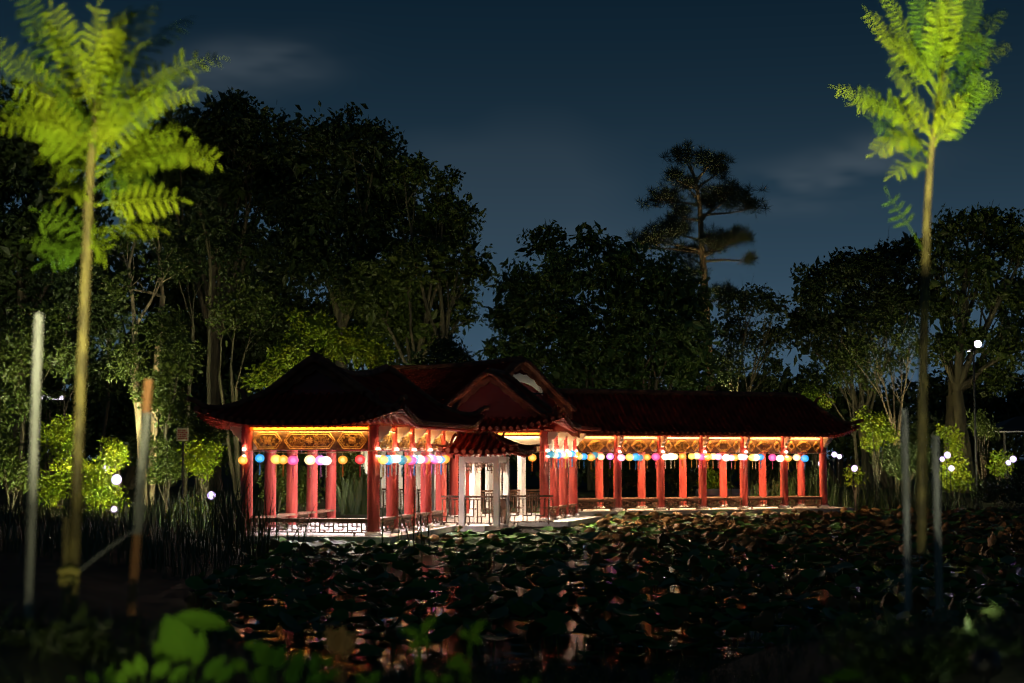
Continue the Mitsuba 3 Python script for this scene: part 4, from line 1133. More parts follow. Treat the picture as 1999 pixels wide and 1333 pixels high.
# uplights hidden in the planting that make the trees show
for lab, u, D, z, au, av, aD, col, I, cut, bm in [
        ('uplight at the foot of the pale twin trunked tree', 262, 57, 0.5, 282, 560, 61, WARM, 90, 30, 12), ('uplight behind the left corridor for the bushy tree', 690, 58.5, 0.6, 695, 690, 62, GREEN, 40, 62, 40),
        ('uplight in the wood behind the left corridor', 640, 66, 0.6, 680, 560, 79, WARM, 26, 48, 30), ('uplight in the wood behind the middle hall', 830, 68, 0.6, 850, 560, 77, WARM, 30, 46, 28),
        ('uplight under the feathery clump', 1120, 73, 0.6, 1110, 680, 81, GREEN, 20, 60, 40), ('uplight under the second feathery clump', 1260, 72, 0.6, 1280, 700, 80, GREEN, 18, 60, 40),
        ('uplight at the foot of the pine', 1375, 80, 0.6, 1372, 480, 92, WARM, 300, 24, 12), ('uplight under the bare limbed tree', 1745, 71, 0.5, 1750, 680, 76, WARM, 34, 48, 26),
        ('uplight at the trunk of the big right tree', 1850, 73, 0.5, 1890, 620, 80, WARM, 40, 52, 30), ('uplight under the thin crowned tree', 1440, 76, 0.5, 1455, 650, 84, WARM, 18, 46, 30),
        ('uplight among the slender trunks', 385, 59, 0.6, 400, 600, 66, WARM, 16, 46, 26), ('low light among the reeds left of the corridor', 432, 42.5, 0.5, 372, 985, 46, GREEN, 9, 62, 40), ('uplight in the far left undergrowth', 40, 52, 0.6, 60, 660, 59, GREEN, 8, 56, 36),
        ('uplight at the slim forked tree', 1650, 74, 0.5, 1665, 720, 78, WARM, 14, 46, 30)]:
    p = at(u, 892, D); p[2] = max(ground_at(p[0], D), 0.0) + 0.25
    garden_lamp(lab, p, at(au, av, aD), col, I, None, cut, bm, 1.0, 0.9, LG)

# street lamp
key = thing('street_lamp', 'black lamp post with one glaring globe near the right edge', 'street lamp')
c = at(1905, 892, 71); g = ground_at(c[0], 71)
top = at(1909, 668, 71)
put(key + '__pole', MB().lathe([(0.11, 0.0), (0.11, 0.4), (0.065, 0.45), (0.05, top[2] - g - 0.35), (0.0, top[2] - g - 0.35)], c=(c[0], 71, g), sides=12), 'black_metal', 40)
put(key + '__arm', MB().tube([[c[0], 71, top[2] - 0.4], [c[0] - 0.12, 70.9, top[2] - 0.38], [c[0] - 0.28, 70.8, top[2] - 0.36]], 0.03, 6).lathe([(0.0, 0), (0.13, 0.0), (0.13, 0.04), (0.0, 0.08)], c=(c[0] - 0.28, 70.8, top[2] - 0.42), sides=12).lathe([(0.0, 0), (0.07, 0.0), (0.09, 0.12), (0.0, 0.12)], c=(c[0] + 0.06, 70.95, top[2] - 0.36), sides=12), 'black_metal', 40)
put(key + '__globe', MB().lathe([(max(0.001, 0.17 * math.cos(t)), 0.17 * math.sin(t)) for t in np.linspace(-PI / 2, PI / 2, 9)], c=top - [0, 0, 0.08], sides=16), 'lamp_glass', light=(12, 10, 14), weight=1.0)
put(key + '__arm__downlight', MB().lathe([(0.001, 0.0), (0.08, 0.0)], c=(c[0] - 0.28, 70.8, top[2] - 0.425), sides=12), 'lamp_glass', light=(20, 19, 18), weight=0.2)
# sign board near the left corner of the roof
key = thing('sign_board', 'small pale sign with lines of red writing left of the left corridor roof', 'sign')
q = at(357, 848, 47)
mat('sign_paint', principled((0.62, 0.50, 0.33), 0.6)); mat('sign_red', principled((0.5, 0.03, 0.03), 0.6))
put(key + '__board', MB().box([q[0] - 0.19, 46.98, q[2] - 0.20], [q[0] + 0.17, 47.02, q[2] + 0.20]), 'sign_paint')
m = MB()
for k in range(5):
    xx = q[0] - 0.15
    rr = np.random.default_rng(k)
    while xx < q[0] + 0.11:
        w = rr.uniform(0.015, 0.04)
        m.box([xx, 46.972, q[2] + 0.10 - k * 0.06], [xx + w, 46.978, q[2] + 0.135 - k * 0.06]); xx += w + 0.012
put(key + '__lettering', m, 'sign_red', kind='stuff')
put(key + '__post', MB().tube([[q[0], 47.05, 0.2], [q[0], 47.05, q[2] + 0.2]], 0.03, 8), 'black_metal', 40)
# glowing panel far behind the sapling trunk
key = thing('light_panel', 'white glowing strip of a far building behind the sapling on the left', 'light')
q = at(101, 776, 76)
put(key + '__panel', MB().box([q[0] - 0.5, 76, q[2] - 0.10], [q[0] + 0.55, 76.06, q[2] + 0.12]), 'lamp_glass', light=(1.5, 1.4, 1.7), weight=0.3)
put(key + '__frame', MB().box([q[0] - 0.55, 76.065, q[2] - 0.16], [q[0] + 0.6, 76.2, q[2] + 0.18]).box([q[0] - 0.6, 76.06, 0.2], [q[0] - 0.56, 76.2, q[2] + 0.2]).box([q[0] + 0.61, 76.06, 0.2], [q[0] + 0.65, 76.2, q[2] + 0.2]), 'black_metal')
bush('sparse dark leaves hanging before the glowing strip', 101, 776, 30, 13, 72, 'leaf_dark', 70, 0.16, 119, None, 'plant', 7, 0.3)
# dark shelter at the right edge
key = thing('garden_shelter', 'dark open shelter with a flat hipped roof at the right edge', 'shelter')
q = at(1990, 892, 82); g = ground_at(q[0], 82)
m = MB()
e, t_ = at(1925, 842, 82), at(1990, 812, 82)
A_ = np.array([[e[0], 80.5, e[2]], [e[0] + 5.5, 80.5, e[2]], [e[0] + 5.5, 84.5, e[2]], [e[0], 84.5, e[2]], [e[0] + 1.8, 82.5, t_[2]], [e[0] + 3.7, 82.5, t_[2]]])
m.add(A_, [[0, 1, 5], [0, 5, 4], [1, 2, 5], [2, 3, 4], [2, 4, 5], [3, 0, 4], [0, 2, 1], [0, 3, 2]])
put(key + '__roof', m, 'black_metal')
put(key + '__eave_edge', MB().box([e[0], 80.44, e[2] - 0.07], [e[0] + 5.5, 80.49, e[2] - 0.005]), 'white_paint')
for x in (0.6, 2.0, 3.5, 5.0):
    put(part(key, 'post'), MB().box([e[0] + x - 0.05, 80.8, g - 0.1], [e[0] + x + 0.05, 80.9, e[2] - 0.01]), 'stone_side')
# low kerb wall behind the right corridor
key = thing('kerb_wall', 'pale low ledge of the path behind the right corridor', 'wall')
a, b = at(1360, 892, 72), at(1500, 892, 73)
put(key, MB().box([a[0], 72.0, 0.2], [b[0], 72.5, 1.02]).box([a[0] + 0.4, 71.2, 0.2], [b[0], 71.99, 0.72]), 'stone')

# ------------------------------------------------------------------ lotus
mat('lotus_green', principled(proc(lambda p, n, uv: mix((0.05, 0.16, 0.022), (0.10, 0.22, 0.045), noise(p.x * 1.3, p.y * 1.3, 3.0))), 0.55, 0.0, 0.22))
mat('lotus_blue_green', principled(proc(lambda p, n, uv: mix((0.06, 0.13, 0.06), (0.12, 0.20, 0.11), noise(p.x * 1.1, p.y * 1.1, 5.0))), 0.5, 0.0, 0.25))
mat('lotus_withered', principled(proc(lambda p, n, uv: mix((0.13, 0.075, 0.022), (0.22, 0.13, 0.05), noise(p.x * 2.3, p.y * 2.3, 1.0))), 0.65, 0.0, 0.15))


def lotus_shape(seed, cup, wob, tilt, hgt, R=0.24):
    r = np.random.default_rng(seed)
    a = np.arange(18) * 2 * PI / 18
    ph = r.uniform(0, 2 * PI, 3)
    ring = []
    for k in (0.12, 0.45, 0.78, 1.0):
        w = wob * k * k * (np.sin(2 * a + ph[0]) + 0.7 * np.sin(3 * a + ph[1]) + 0.5 * np.sin(5 * a + ph[2]))
        rad = R * k * (1 + 0.06 * np.sin(3 * a + ph[1]) * k + 0.05 * np.sin(7 * a + ph[2]) * k)
        ring.append(np.stack([rad * np.cos(a), rad * np.sin(a), cup * R * k * k + R * w], 1))
    v = np.vstack([[[0, 0, -0.02]], *ring])
    f = [[0, 1 + i, 1 + (i + 1) % 18] for i in range(18)]
    for q in range(3):
        o = 1 + q * 18
        for i in range(18):
            j = (i + 1) % 18
            f += [[o + i, o + 18 + i, o + 18 + j], [o + i, o + 18 + j, o + j]]
    v = np.asarray(v)
    c, s = math.cos(tilt), math.sin(tilt)
    v = v @ np.array([[1, 0, 0], [0, c, -s], [0, s, c]]).T + [0, 0, hgt]
    m = MB().add(v, f)
    m.tube([[0.03, 0.05, -0.3], [0.02, 0.02, hgt * 0.5], [0, 0, hgt - 0.02]], 0.009, 4, False)
    return m.mesh()


LOTUS = []
for i in range(26):
    r = np.random.default_rng(300 + i)
    flat = i < 4
    wither = i % 3 == 2
    LOTUS.append((lotus_shape(200 + i, r.uniform(0.1, 0.45) if not wither else r.uniform(-0.9, -0.2), r.uniform(0.05, 0.14) if not wither else r.uniform(0.15, 0.30),
                              0.03 if flat else r.uniform(0.05, 0.75) if not wither else r.uniform(0.3, 1.3), 0.04 if flat else r.uniform(0.22, 0.62), r.uniform(0.17, 0.27)), wither))


def lotus_sites():
    r = np.random.default_rng(77)
    P = []
    for _ in range(14000):
        x, y = r.uniform(-11, 30), r.uniform(19, 66)
        if pond_sd(np.array([x]), np.array([y]))[0] < 0.25 or abs(x) > 0.40 * y: continue
        for Mx, s0, s1, t0, t1 in ((MA, -0.75, 8, -0.8, AW + 0.8), (MM, -4.4, 5, -1.05, MW + 0.9), (MBX, -0.6, 12.6, -0.9, BW + 0.7), (MR, -0.5, 7, -0.5, 4.2)):
            q = np.linalg.inv(Mx) @ [x, y, 0, 1]
            if s0 < q[0] < s1 and t0 < q[1] < t1: break
        else:
            dA = max(0, 40.0 - y) if x < 2 else max(0, 50.5 - 0.0 - y)
            dens = 0.72 + 0.28 * math.exp(-dA / (4.5 if x < 2 else 8.0)) * (0.75 if y > 60 else 1)
            patch = float(meshkit.fbm(np.array([[x * 0.35, y * 0.22, 2.0]]), 3, 5)[0])
            dens *= 0.55 + 1.1 * np.clip((patch - 0.36) * 4, 0, 1)
            if r.uniform() < dens: P.append((x, y, dens))
    return P


SITES = lotus_sites()
r = np.random.default_rng(78)
order = sorted(range(len(SITES)), key=lambda i: SITES[i][1])
LP = [ply(m, None, 35) for (m, w) in LOTUS]
rest = {k: ([], [], [0]) for k in ('lotus_green', 'lotus_blue_green', 'lotus_withered')}
single = 0
FRONT = ('in the open dark water', 'in the dense bed before the halls')
for j in order:
    x, y, dens = SITES[j]
    k = int(r.integers(len(LOTUS)))
    right = sstep(-1, 6, np.array([x]))[0]
    if r.uniform() < (0.14 + 0.52 * right) * (0.4 if y < 36 else 1):
        k = int(r.choice([i for i in range(26) if LOTUS[i][1]]))
    elif LOTUS[k][1]:
        k = int(r.choice([i for i in range(26) if not LOTUS[i][1]]))
    w = LOTUS[k][1]
    mt = 'lotus_withered' if w else ('lotus_blue_green' if r.uniform() < 0.3 else 'lotus_green')
    sc = r.uniform(0.75, 1.25) * (0.72 if y < 36 else 0.9)
    M = tr(x, y, 0.0) @ rz(r.uniform(0, 2 * PI)) @ np.diag([sc, sc, sc * r.uniform(0.45, 0.85) * (0.8 if y > 37 else 1.25), 1])
    if single < 290 and (y < 44 or r.uniform() < 0.12):
        q = x / y
        zone = (('nearest to the viewer, before the two weeds' if abs(q + 0.05) < 0.06 else 'nearest to the viewer, towards the left bank' if q < 0 else 'nearest to the viewer, towards the right stakes') if y < 27 else
                ('in the dark middle of the pond below the left corridor' if q < -0.06 else 'in the dark middle of the pond below the booth' if q < 0.04 else 'in the dark middle of the pond below the right corridor' if q < 0.2 else 'in the dark middle of the pond at the right stakes') if y < 37 else
                ('close before the front of the left corridor' if q < -0.08 else 'in the bright strip before the booth' if q < 0.03 else 'in the far bed before the right corridor' if q < 0.21 else 'in the far bed right of the right corridor'))
        side = 'large' if sc > 0.95 else 'small' if sc < 0.68 else 'medium'
        lab = side + (' withered brown lotus leaf ' if w else ' bluish green lotus leaf ' if mt == 'lotus_blue_green' else ' green lotus leaf ') + zone
        key = thing('lotus_leaf', lab, 'lotus leaf', lab.replace(' leaf ', ' leaves '))
        put(key, {**LP[k], 'bsdf': {'type': 'ref', 'id': mt}}, None, M=M)
        single += 1
    else:
        v, f = LOTUS[k][0]
        V, Fc, n0 = rest[mt]
        V.append(v @ M[:3, :3].T + M[:3, 3]); Fc.append(f + n0[0]); n0[0] += len(v)
for mt, lab in (('lotus_green', 'green leaves of the lotus bed in front of the halls'), ('lotus_blue_green', 'bluish green leaves of the lotus bed'), ('lotus_withered', 'withered brown leaves of the lotus bed')):
    V, Fc, _ = rest[mt]
    key = num('lotus_bed')
    put(key, (np.vstack(V), np.vstack(Fc)), mt, 35, kind='stuff', label=lab, category='lotus')
print('lotus', len(SITES), single)

# ------------------------------------------------------------------ the two lit saplings and their stakes
def pinnate(base, ctrl, tip, npair, ll, lw, r, face, drop=0.15, st0=0.22):
    """A feather leaf: a rib from base over ctrl to tip with leaflets to both sides."""
    k = np.linspace(0, 1, 14)[:, None]
    p = (1 - k) ** 2 * base + 2 * k * (1 - k) * ctrl + k ** 2 * tip
    m = MB().tube(p, np.linspace(0.008, 0.0025, 14), 4, False)
    V, Fc, n0 = [], [], 0
    for i in range(npair + 1):
        q = st0 + (1 - st0) * i / npair
        c = (1 - q) ** 2 * base + 2 * q * (1 - q) * ctrl + q ** 2 * tip
        t = 2 * (1 - q) * (ctrl - base) + 2 * q * (tip - ctrl); t /= np.linalg.norm(t)
        s = np.cross(t, face); s /= np.linalg.norm(s) + 1e-9
        nrm = np.cross(s, t)
        size = ll * (0.65 + 0.45 * math.sin(PI * min(1, q * 0.9 + 0.1))) * r.uniform(0.85, 1.1)
        for sd in (1, -1):
            if i == npair and sd < 0: continue
            d = (t * (0.42 if i < npair else 3.0) + s * sd + nrm * r.normal() * 0.18 - np.array([0, 0, drop])); d /= np.linalg.norm(d)
            w = np.cross(d, nrm); w /= np.linalg.norm(w) + 1e-9
            up = np.cross(w, d)
            st = np.array([0.04, 0.22, 0.55, 0.84, 1.0])
            ww = np.array([0.12, 0.85, 1.0, 0.72, 0.06]) * lw * size / ll * 0.5
            arch = -0.16 * size * st ** 2
            mid = c + d * size * st[:, None] + up * arch[:, None]
            G = np.stack([mid + w * ww[:, None] + up * ww[:, None] * 0.3, mid, mid - w * ww[:, None] + up * ww[:, None] * 0.3], 1)
            m.grid(G)
    return m


def sapling(label, trunk_px, D, radii, fronds, ll, lw, seed, npair=(5, 22), extra=None):
    r = np.random.default_rng(seed)
    key = thing('sapling', label, 'tree')
    P = np.array([at(u, v, D) for u, v in trunk_px])
    m = MB()
    k = np.linspace(0, len(P) - 1, 40)
    from scipy.interpolate import CubicSpline
    cs = CubicSpline(np.arange(len(P)), P)
    m.tube(cs(k), np.interp(k, np.arange(len(P)), radii) * (1 + 0.04 * np.sin(k * 23)), 12)
    put(key + '__trunk', m, 'sapling_bark', 60)
    for (b, c, t, dz) in fronds:
        B_, C_, T_ = at(*b, D), at(*c, D + dz * 0.5), at(*t, D + dz)
        face = np.array([r.normal() * 0.35, -1.0, r.uniform(0.0, 0.9)]); face /= np.linalg.norm(face)
        n = 4 if b[1] == 500 else int(np.clip(np.linalg.norm(T_ - B_) / (ll * 0.44), *npair))
        put(part(key, 'feather_leaf'), pinnate(B_, C_, T_, n, ll, lw, r, face, st0=0.6 if b[1] == 500 else 0.22), 'sapling_leaf_old' if r.uniform() < 0.25 else 'sapling_leaf', 50)
    return key


r = np.random.default_rng(401)
LT = [(140, 1210), (150, 950), (160, 700), (170, 480), (174, 370), (184, 250), (196, 150), (200, 60)]
FR = []
for b, c, t, dz in [((196, 225), (310, 120), (428, 112), 0.2), ((196, 260), (290, 185), (388, 172), -0.1), ((190, 200), (265, 90), (365, 35), 0.8), ((196, 150), (235, 60), (300, 10), 0.6), ((192, 180), (210, 90), (232, 40), -0.3), ((190, 240), (185, 120), (192, 10), -0.3),
                    ((188, 240), (150, 120), (100, 15), 0.0), ((186, 250), (110, 140), (40, -20), 0.2), ((184, 260), (90, 160), (-20, 85), 0.2), ((182, 290), (110, 200), (10, 200), 0.2), ((182, 300), (120, 230), (40, 235), -0.3),
                    ((186, 290), (150, 190), (60, 120), -0.5), ((192, 280), (240, 180), (262, 100), -0.4), ((194, 300), (270, 220), (330, 150), -0.5), 
                    ((188, 330), (265, 262), (352, 250), -0.1), ((186, 345), (330, 250), (424, 318), 0.5), ((186, 340), (275, 305), (366, 300), -0.2), ((182, 400), (260, 390), (352, 388), 0.2), ((178, 455), (240, 430), (312, 446), 0.2), ((182, 375), (225, 330), (285, 345), -0.4),
                    ((180, 320), (120, 270), (80, 275), 0.0), ((178, 340), (140, 310), (105, 330), 0.2), ((170, 480), (150, 420), (72, 412), 0.1), ((170, 490), (140, 450), (55, 470), 0.1), ((170, 495), (140, 470), (85, 515), -0.1), ((172, 490), (190, 450), (205, 500), -0.2),
                    ((176, 400), (150, 340), (125, 385), -0.3), ((188, 310), (205, 230), (230, 190), -0.7)]:
    FR.append((b, c, t, dz))
for b, c, t, dz in [((188, 250), (130, 190), (20, 165), -0.4), ((186, 270), (100, 230), (-10, 245), -0.3), ((190, 220), (150, 100), (70, 50), 0.3), ((194, 200), (230, 110), (285, 85), -0.4), ((192, 240), (250, 190), (320, 190), 0.4), ((184, 310), (130, 270), (70, 310), 0.3)]:
    FR.append((b, c, t, dz))
for i in range(5):
    a = r.uniform(-1.1, 1.1)
    L = r.uniform(120, 230)
    b = (190 + r.uniform(-6, 6), r.uniform(180, 330))
    t = (b[0] + L * math.sin(a), b[1] - L * math.cos(a))
    FR.append((b, (b[0] + 0.45 * L * math.sin(a) * 0.7, b[1] - L * 0.62), t, r.uniform(-0.7, 0.9)))
SAP_L = sapling('large blurred sapling on the left with bright green feather leaves', LT, 8.6, [0.031, 0.031, 0.029, 0.028, 0.025, 0.019, 0.012, 0.006], FR, 0.116, 0.022, 402)
r = np.random.default_rng(411)
RT = [(1800, 1080), (1800, 900), (1803, 700), (1808, 480), (1815, 330), (1826, 240), (1838, 150), (1846, 60), (1850, -30)]
FR = []
for b, c, t, dz in [((1822, 250), (1730, 190), (1632, 172), 0.1), ((1820, 270), (1760, 200), (1668, 205), -0.2), ((1816, 300), (1760, 270), (1702, 235), -0.2), ((1818, 290), (1770, 240), (1706, 300), -0.3), ((1815, 330), (1790, 300), (1738, 345), -0.1), ((1830, 200), (1770, 110), (1692, 22), 0.0),
                    ((1830, 180), (1780, 90), (1730, -10), -0.2), ((1836, 160), (1800, 60), (1790, -30), -0.3), ((1838, 150), (1850, 50), (1860, -30), -0.3), ((1838, 150), (1880, 70), (1905, -10), 0.1), ((1832, 200), (1900, 130), (1925, 70), 0.0), ((1828, 250), (1890, 190), (1922, 150), -0.2),
                    ((1824, 280), (1880, 240), (1915, 165), -0.1), ((1822, 290), (1850, 230), (1880, 190), -0.4), ((1820, 280), (1800, 200), (1740, 130), -0.5), ((1822, 270), (1840, 200), (1850, 150), -0.6),
                    ((1816, 310), (1785, 270), (1750, 220), -0.5), ((1834, 180), (1800, 100), (1720, 70), -0.4),
                    ((1836, 170), (1830, 90), (1830, 0), -0.5), ((1808, 500), (1785, 455), (1733, 380), 0.0), ((1826, 230), (1920, 170), (1950, 170), 0.3), ((1834, 150), (1900, 60), (1960, 20), 0.7), ((1834, 170), (1910, 110), (1968, 85), 0.7)]:
    FR.append((b, c, t, dz))
for i in range(0):
    a = r.uniform(-0.75, 0.75)
    L = r.uniform(110, 190)
    b = (1828 + r.uniform(-8, 8), r.uniform(120, 310))
    t = (b[0] + L * math.sin(a), b[1] - L * math.cos(a))
    FR.append((b, (b[0] + 0.4 * L * math.sin(a), b[1] - L * 0.6), t, r.uniform(-0.6, 0.7)))
SAP_R = sapling('slimmer blurred sapling on the right, its lit crown cut by the top edge', RT, 10.6, [0.036, 0.036, 0.034, 0.029, 0.023, 0.017, 0.016, 0.010, 0.006], FR, 0.100, 0.020, 412)

mat('stake_pale', principled(proc(lambda p, n, uv: mix((0.33, 0.33, 0.29), (0.15, 0.155, 0.12), smoothstep(0.35, 0.75, fbm(p.x * 60, p.y * 60, p.z * 2.2, 3)))), 0.75))
mat('stake_rust', principled((0.34, 0.15, 0.05), 0.7))
mat('strap', principled((0.45, 0.38, 0.08), 0.7))


def stake(label, a, b, D, r0, rust=()):
    key = thing('tree_stake', label, 'stake', None)
    A_, B_ = at(*a, D), at(*b, D)
    put(key + '__pole', MB().tube([A_, A_ * 0.5 + B_ * 0.5, B_], r0, 12), 'stake_pale', 50)
    for (k0, k1) in rust:
        put(part(key, 'rusty_band'), MB().tube([A_ + (B_ - A_) * k0, A_ + (B_ - A_) * k1], r0 * 1.04, 12), 'stake_rust', 50)


stake('pale stake left of the left sapling, the leftmost pole in the picture', (76, 612), (53, 1250), 8.4, 0.0235)
stake('stake right of the left sapling with a rusty top and foot', (290, 742), (256, 1200), 8.9, 0.0255, ((-0.004, 0.14), (0.66, 1.0)))
stake('pale stake left of the right sapling', (1765, 798), (1774, 1190), 10.4, 0.024)
stake('pale stake right of the right sapling', (1826, 850), (1834, 1190), 10.3, 0.024)
key = thing('bamboo_prop', 'short yellow prop tied to the foot of the left sapling trunk', 'stake')
put(key + '__pole', MB().tube([at(129, 1010, 8.5), at(127, 1240, 8.5)], 0.020, 10), 'sapling_bark', 50)
put(key + '__strap', MB().tube([at(118, 1118, 8.42), at(136, 1112, 8.40), at(152, 1118, 8.44)], 0.022, 8).tube([at(118, 1136, 8.42), at(136, 1130, 8.40), at(150, 1136, 8.44)], 0.020, 8), 'strap', 50)
key = thing('guy_rope', 'thin rope from the left sapling to the stake on its right', 'rope')
put(key, MB().tube([at(150, 1118, 8.5), at(200, 1078, 8.6), at(266, 1032, 8.8)], 0.006, 6), 'stake_pale', 50)
# lamps at the feet of the saplings
garden_lamp('floodlight in the near plants that lights the left sapling', (-1.6, 4.9, ground_at(-1.6, 4.9) + 0.15), (-2.3, 8.5, 4.4), (1.0, 0.97, 0.58), 150, None, 27, 14, 9.0, 0.8, LG)
garden_lamp('floodlight on the bank that lights the right sapling', (1.6, 5.5, ground_at(1.6, 5.5) + 0.12), (2.88, 10.5, 5.15), (1.0, 0.97, 0.58), 360, None, 12, 6, 9.0, 0.8, LG)
garden_lamp('weak spotlight low on the bank beside the right stakes', (1.95, 6.4, ground_at(1.95, 6.4) + 0.2), (2.85, 10.4, 2.55), (1.0, 1.0, 0.75), 14.0, None, 12, 6, 4.0, 0.7, LG)

garden_lamp('small lamp low on the bank between the left sapling and the camera', (-1.15, 4.9, ground_at(-1.15, 4.9) + 0.25), (-2.3, 8.6, 2.75), (1.0, 0.93, 0.5), 7.0, None, 24, 10, 5.0, 0.7, LG)

# short grass on the near bank
r = np.random.default_rng(500)
n = 16000
gx, gy = r.uniform(-1, 1, n), r.uniform(4.2, 18.2, n)
gx = gx * (0.42 * gy + 1.5)
keep = meshkit.fbm(np.stack([gx * 1.3, gy * 1.3, gx * 0], -1), 3, 8) > 0.42
gx, gy = gx[keep], gy[keep]
n = len(gx)
gz = ground_z(gx, gy)
hh, aa = r.uniform(0.05, 0.20, n), r.uniform(0, 2 * PI, n)
lx, ly = r.normal(size=n) * hh * 0.45, r.normal(size=n) * hh * 0.45
P0 = np.stack([gx, gy, gz - 0.01], 1)
wv = np.stack([np.cos(aa), np.sin(aa), 0 * aa], 1) * 0.005
mid = P0 + np.stack([lx * 0.35, ly * 0.35, hh * 0.6], 1)
v = np.stack([P0 - wv, P0 + wv, mid + wv * 0.8, mid - wv * 0.8, P0 + np.stack([lx, ly, hh], 1)], 1).reshape(-1, 3)
i = np.arange(n)[:, None] * 5
put('bank_grass', (v, np.vstack([i + [0, 1, 2], i + [0, 2, 3], i + [3, 2, 4]])), 'leaf_dark', kind='stuff', label='short dark grass covering the near bank', category='grass')

# ------------------------------------------------------------------ plants at the bottom edge
def ovate(m, base, d, up, L, Wd, r, curl=0.2):
    d = np.asarray(d, float); d /= np.linalg.norm(d)
    w = np.cross(d, up); w /= np.linalg.norm(w) + 1e-9
    u = np.cross(w, d)
    st = np.linspace(0, 1, 9)
    ww = Wd * 0.5 * np.sin(PI * np.clip(st * 0.97 + 0.015, 0, 1)) ** 0.75 * (1.1 - 0.35 * st)
    mid = np.asarray(base) + d * L * st[:, None] - u * (curl * L * st ** 2)[:, None]
    G = np.stack([mid + w * (ww * s)[:, None] + u * (abs(s) * ww * 0.28)[:, None] for s in (-1, -0.5, 0, 0.5, 1)], 1)
    m.grid(G)


def herb(label, root, D, leaves, seed, mt='herb_leaf', cat='plant'):
    """leaves: (u, v) of the leaf base, (u, v) of its tip, width in pixels, dD of the tip"""
    r = np.random.default_rng(seed)
    key = thing('bank_plant', label, cat)
    px = D / F_PX
    stem = MB()
    foot = at(*root, D); foot[2] = ground_at(foot[0], foot[1]) - 0.05
    for (b, t, w, dd) in leaves:
        B_, T_ = at(*b, D), at(*t, D + dd)
        stem.tube([foot, foot * 0.4 + B_ * 0.6 + [0, 0, 0.01], B_], [0.006, 0.005, 0.003], 5, False)
        m = MB()
        L = np.linalg.norm(T_ - B_)
        ovate(m, B_, T_ - B_, np.array([r.normal() * 0.2, -0.9, 0.5]), L, w * px, r, r.uniform(0.05, 0.22))
        put(part(key, 'leaf'), m, mt, 60)
    put(key + '__stem', stem, mt, 60)


herb('plant with one long leaf held out flat and a broad upright one, bottom left', (350, 1330), 6.9, [((338, 1208), (452, 1212), 44, 0.1), ((362, 1290), (326, 1205), 72, -0.05), ((380, 1300), (395, 1232), 34, 0.0), ((330, 1300), (300, 1250), 30, 0.05)], 1)
herb('low leafy plant in the bottom left corner', (270, 1345), 6.7, [((262, 1320), (240, 1292), 26, 0), ((280, 1318), (268, 1278), 26, 0), ((300, 1322), (330, 1290), 28, 0), ((330, 1330), (370, 1300), 26, 0), ((400, 1326), (438, 1280), 32, 0), ((420, 1335), (460, 1296), 26, 0), ((245, 1340), (230, 1310), 22, 0)], 2)
herb('clump of round bright leaves left of centre at the bottom', (540, 1345), 7.0, [((520, 1300), (505, 1252), 46, 0), ((535, 1305), (552, 1262), 40, 0), ((575, 1310), (590, 1268), 36, 0), ((480, 1305), (450, 1290), 26, 0), ((505, 1258), (476, 1262), 18, 0), ((600, 1330), (640, 1318), 34, 0), ((560, 1335), (585, 1300), 36, 0), ((500, 1335), (520, 1300), 36, 0), ((610, 1310), (618, 1276), 24, 0)], 3)
herb('brownish folded leaf sticking up from the near bank', (665, 1340), 7.0, [((655, 1275), (640, 1222), 30, 0), ((665, 1278), (668, 1220), 34, 0), ((675, 1280), (692, 1232), 26, 0)], 4, 'lotus_withered')
herb('young weed with four pointed leaves, left of two alike', (812, 1340), 7.4, [((822, 1238), (850, 1200), 22, 0), ((818, 1240), (780, 1228), 20, 0), ((822, 1242), (838, 1262), 18, 0), ((815, 1244), (800, 1276), 18, 0)], 5)
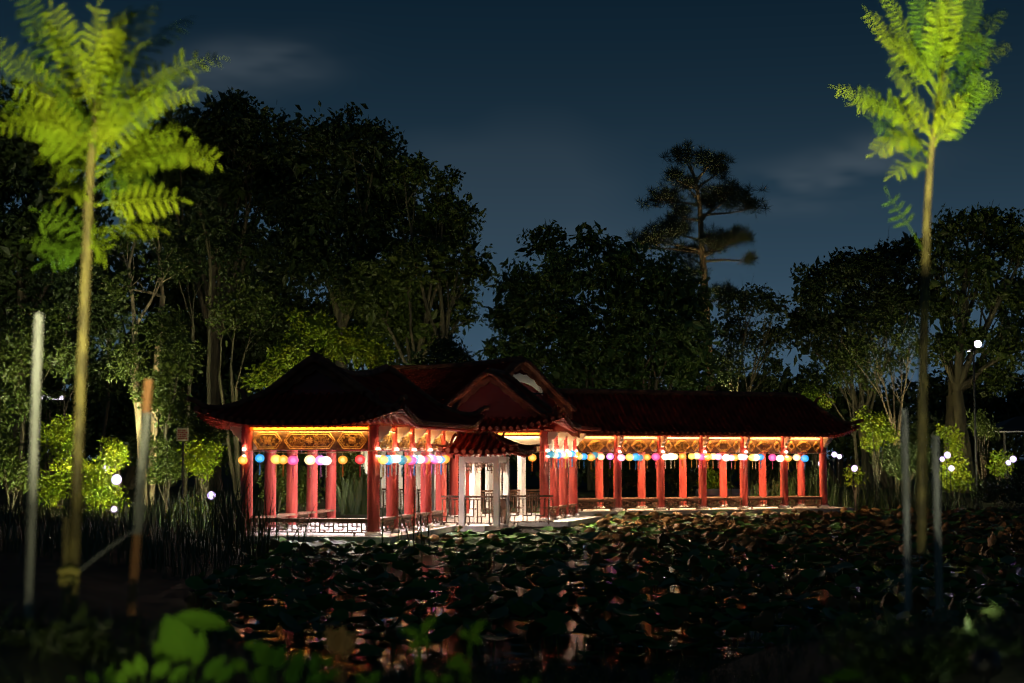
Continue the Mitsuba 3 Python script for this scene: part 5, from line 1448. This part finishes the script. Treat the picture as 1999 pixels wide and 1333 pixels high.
herb('young weed with pointed leaves, right of two alike', (915, 1340), 7.4, [((918, 1240), (948, 1208), 20, 0), ((916, 1242), (894, 1232), 18, 0), ((918, 1244), (942, 1254), 18, 0), ((905, 1290), (872, 1300), 26, 0), ((905, 1290), (906, 1320), 26, 0), ((895, 1286), (900, 1276), 22, 0)], 6)
herb('dim plant at the very bottom edge, right of centre', (1300, 1350), 7.2, [((1300, 1334), (1312, 1306), 22, 0), ((1370, 1334), (1378, 1312), 12, 0), ((1290, 1335), (1280, 1322), 16, 0)], 7)
herb('single bright rounded leaf at the bottom edge towards the right', (1650, 1350), 7.2, [((1622, 1322), (1690, 1312), 26, 0), ((1630, 1335), (1600, 1322), 18, 0), ((1776, 1335), (1760, 1314), 20, 0)], 8)
herb('small bright leaf pair at the bottom edge below the two weeds', (860, 1350), 7.2, [((850, 1335), (830, 1312), 24, 0), ((862, 1335), (884, 1318), 24, 0), ((1040, 1338), (1052, 1320), 18, 0), ((1030, 1338), (1018, 1322), 16, 0)], 9)
herb('loose spray of small leaves at the bottom left corner edge', (180, 1350), 7.1, [((190, 1335), (170, 1312), 22, 0), ((210, 1330), (222, 1296), 22, 0), ((150, 1338), (128, 1322), 20, 0), ((215, 1338), (240, 1322), 22, 0)], 10)
herb('small sprig between the round leaved clump and the brown leaf', (600, 1350), 7.2, [((628, 1300), (612, 1268), 20, 0), ((632, 1302), (650, 1280), 20, 0), ((640, 1325), (664, 1306), 24, 0), ((625, 1328), (606, 1306), 22, 0), ((720, 1335), (742, 1310), 22, 0), ((712, 1336), (696, 1314), 20, 0)], 11)
bush('dark blurred shrub filling the lower right corner of the bank', 1840, 1300, 190, 70, 7.4, 'leaf_bamboo', 900, 0.09, 230, None, 'shrub', 9, 0.14)
bush('dark blurred shrub at the foot of the left sapling', 120, 1290, 170, 60, 7.8, 'leaf_dark', 900, 0.09, 231, None, 'shrub', 9, 0.14)
garden_lamp('small spotlight hidden among the bank plants at bottom left', (-0.75, 4.6, ground_at(-0.75, 4.6) + 0.15), (-1.0, 6.9, 1.62), (1.0, 1.0, 0.66), 2.2, None, 34, 14, 4.0, 0.7, LG)
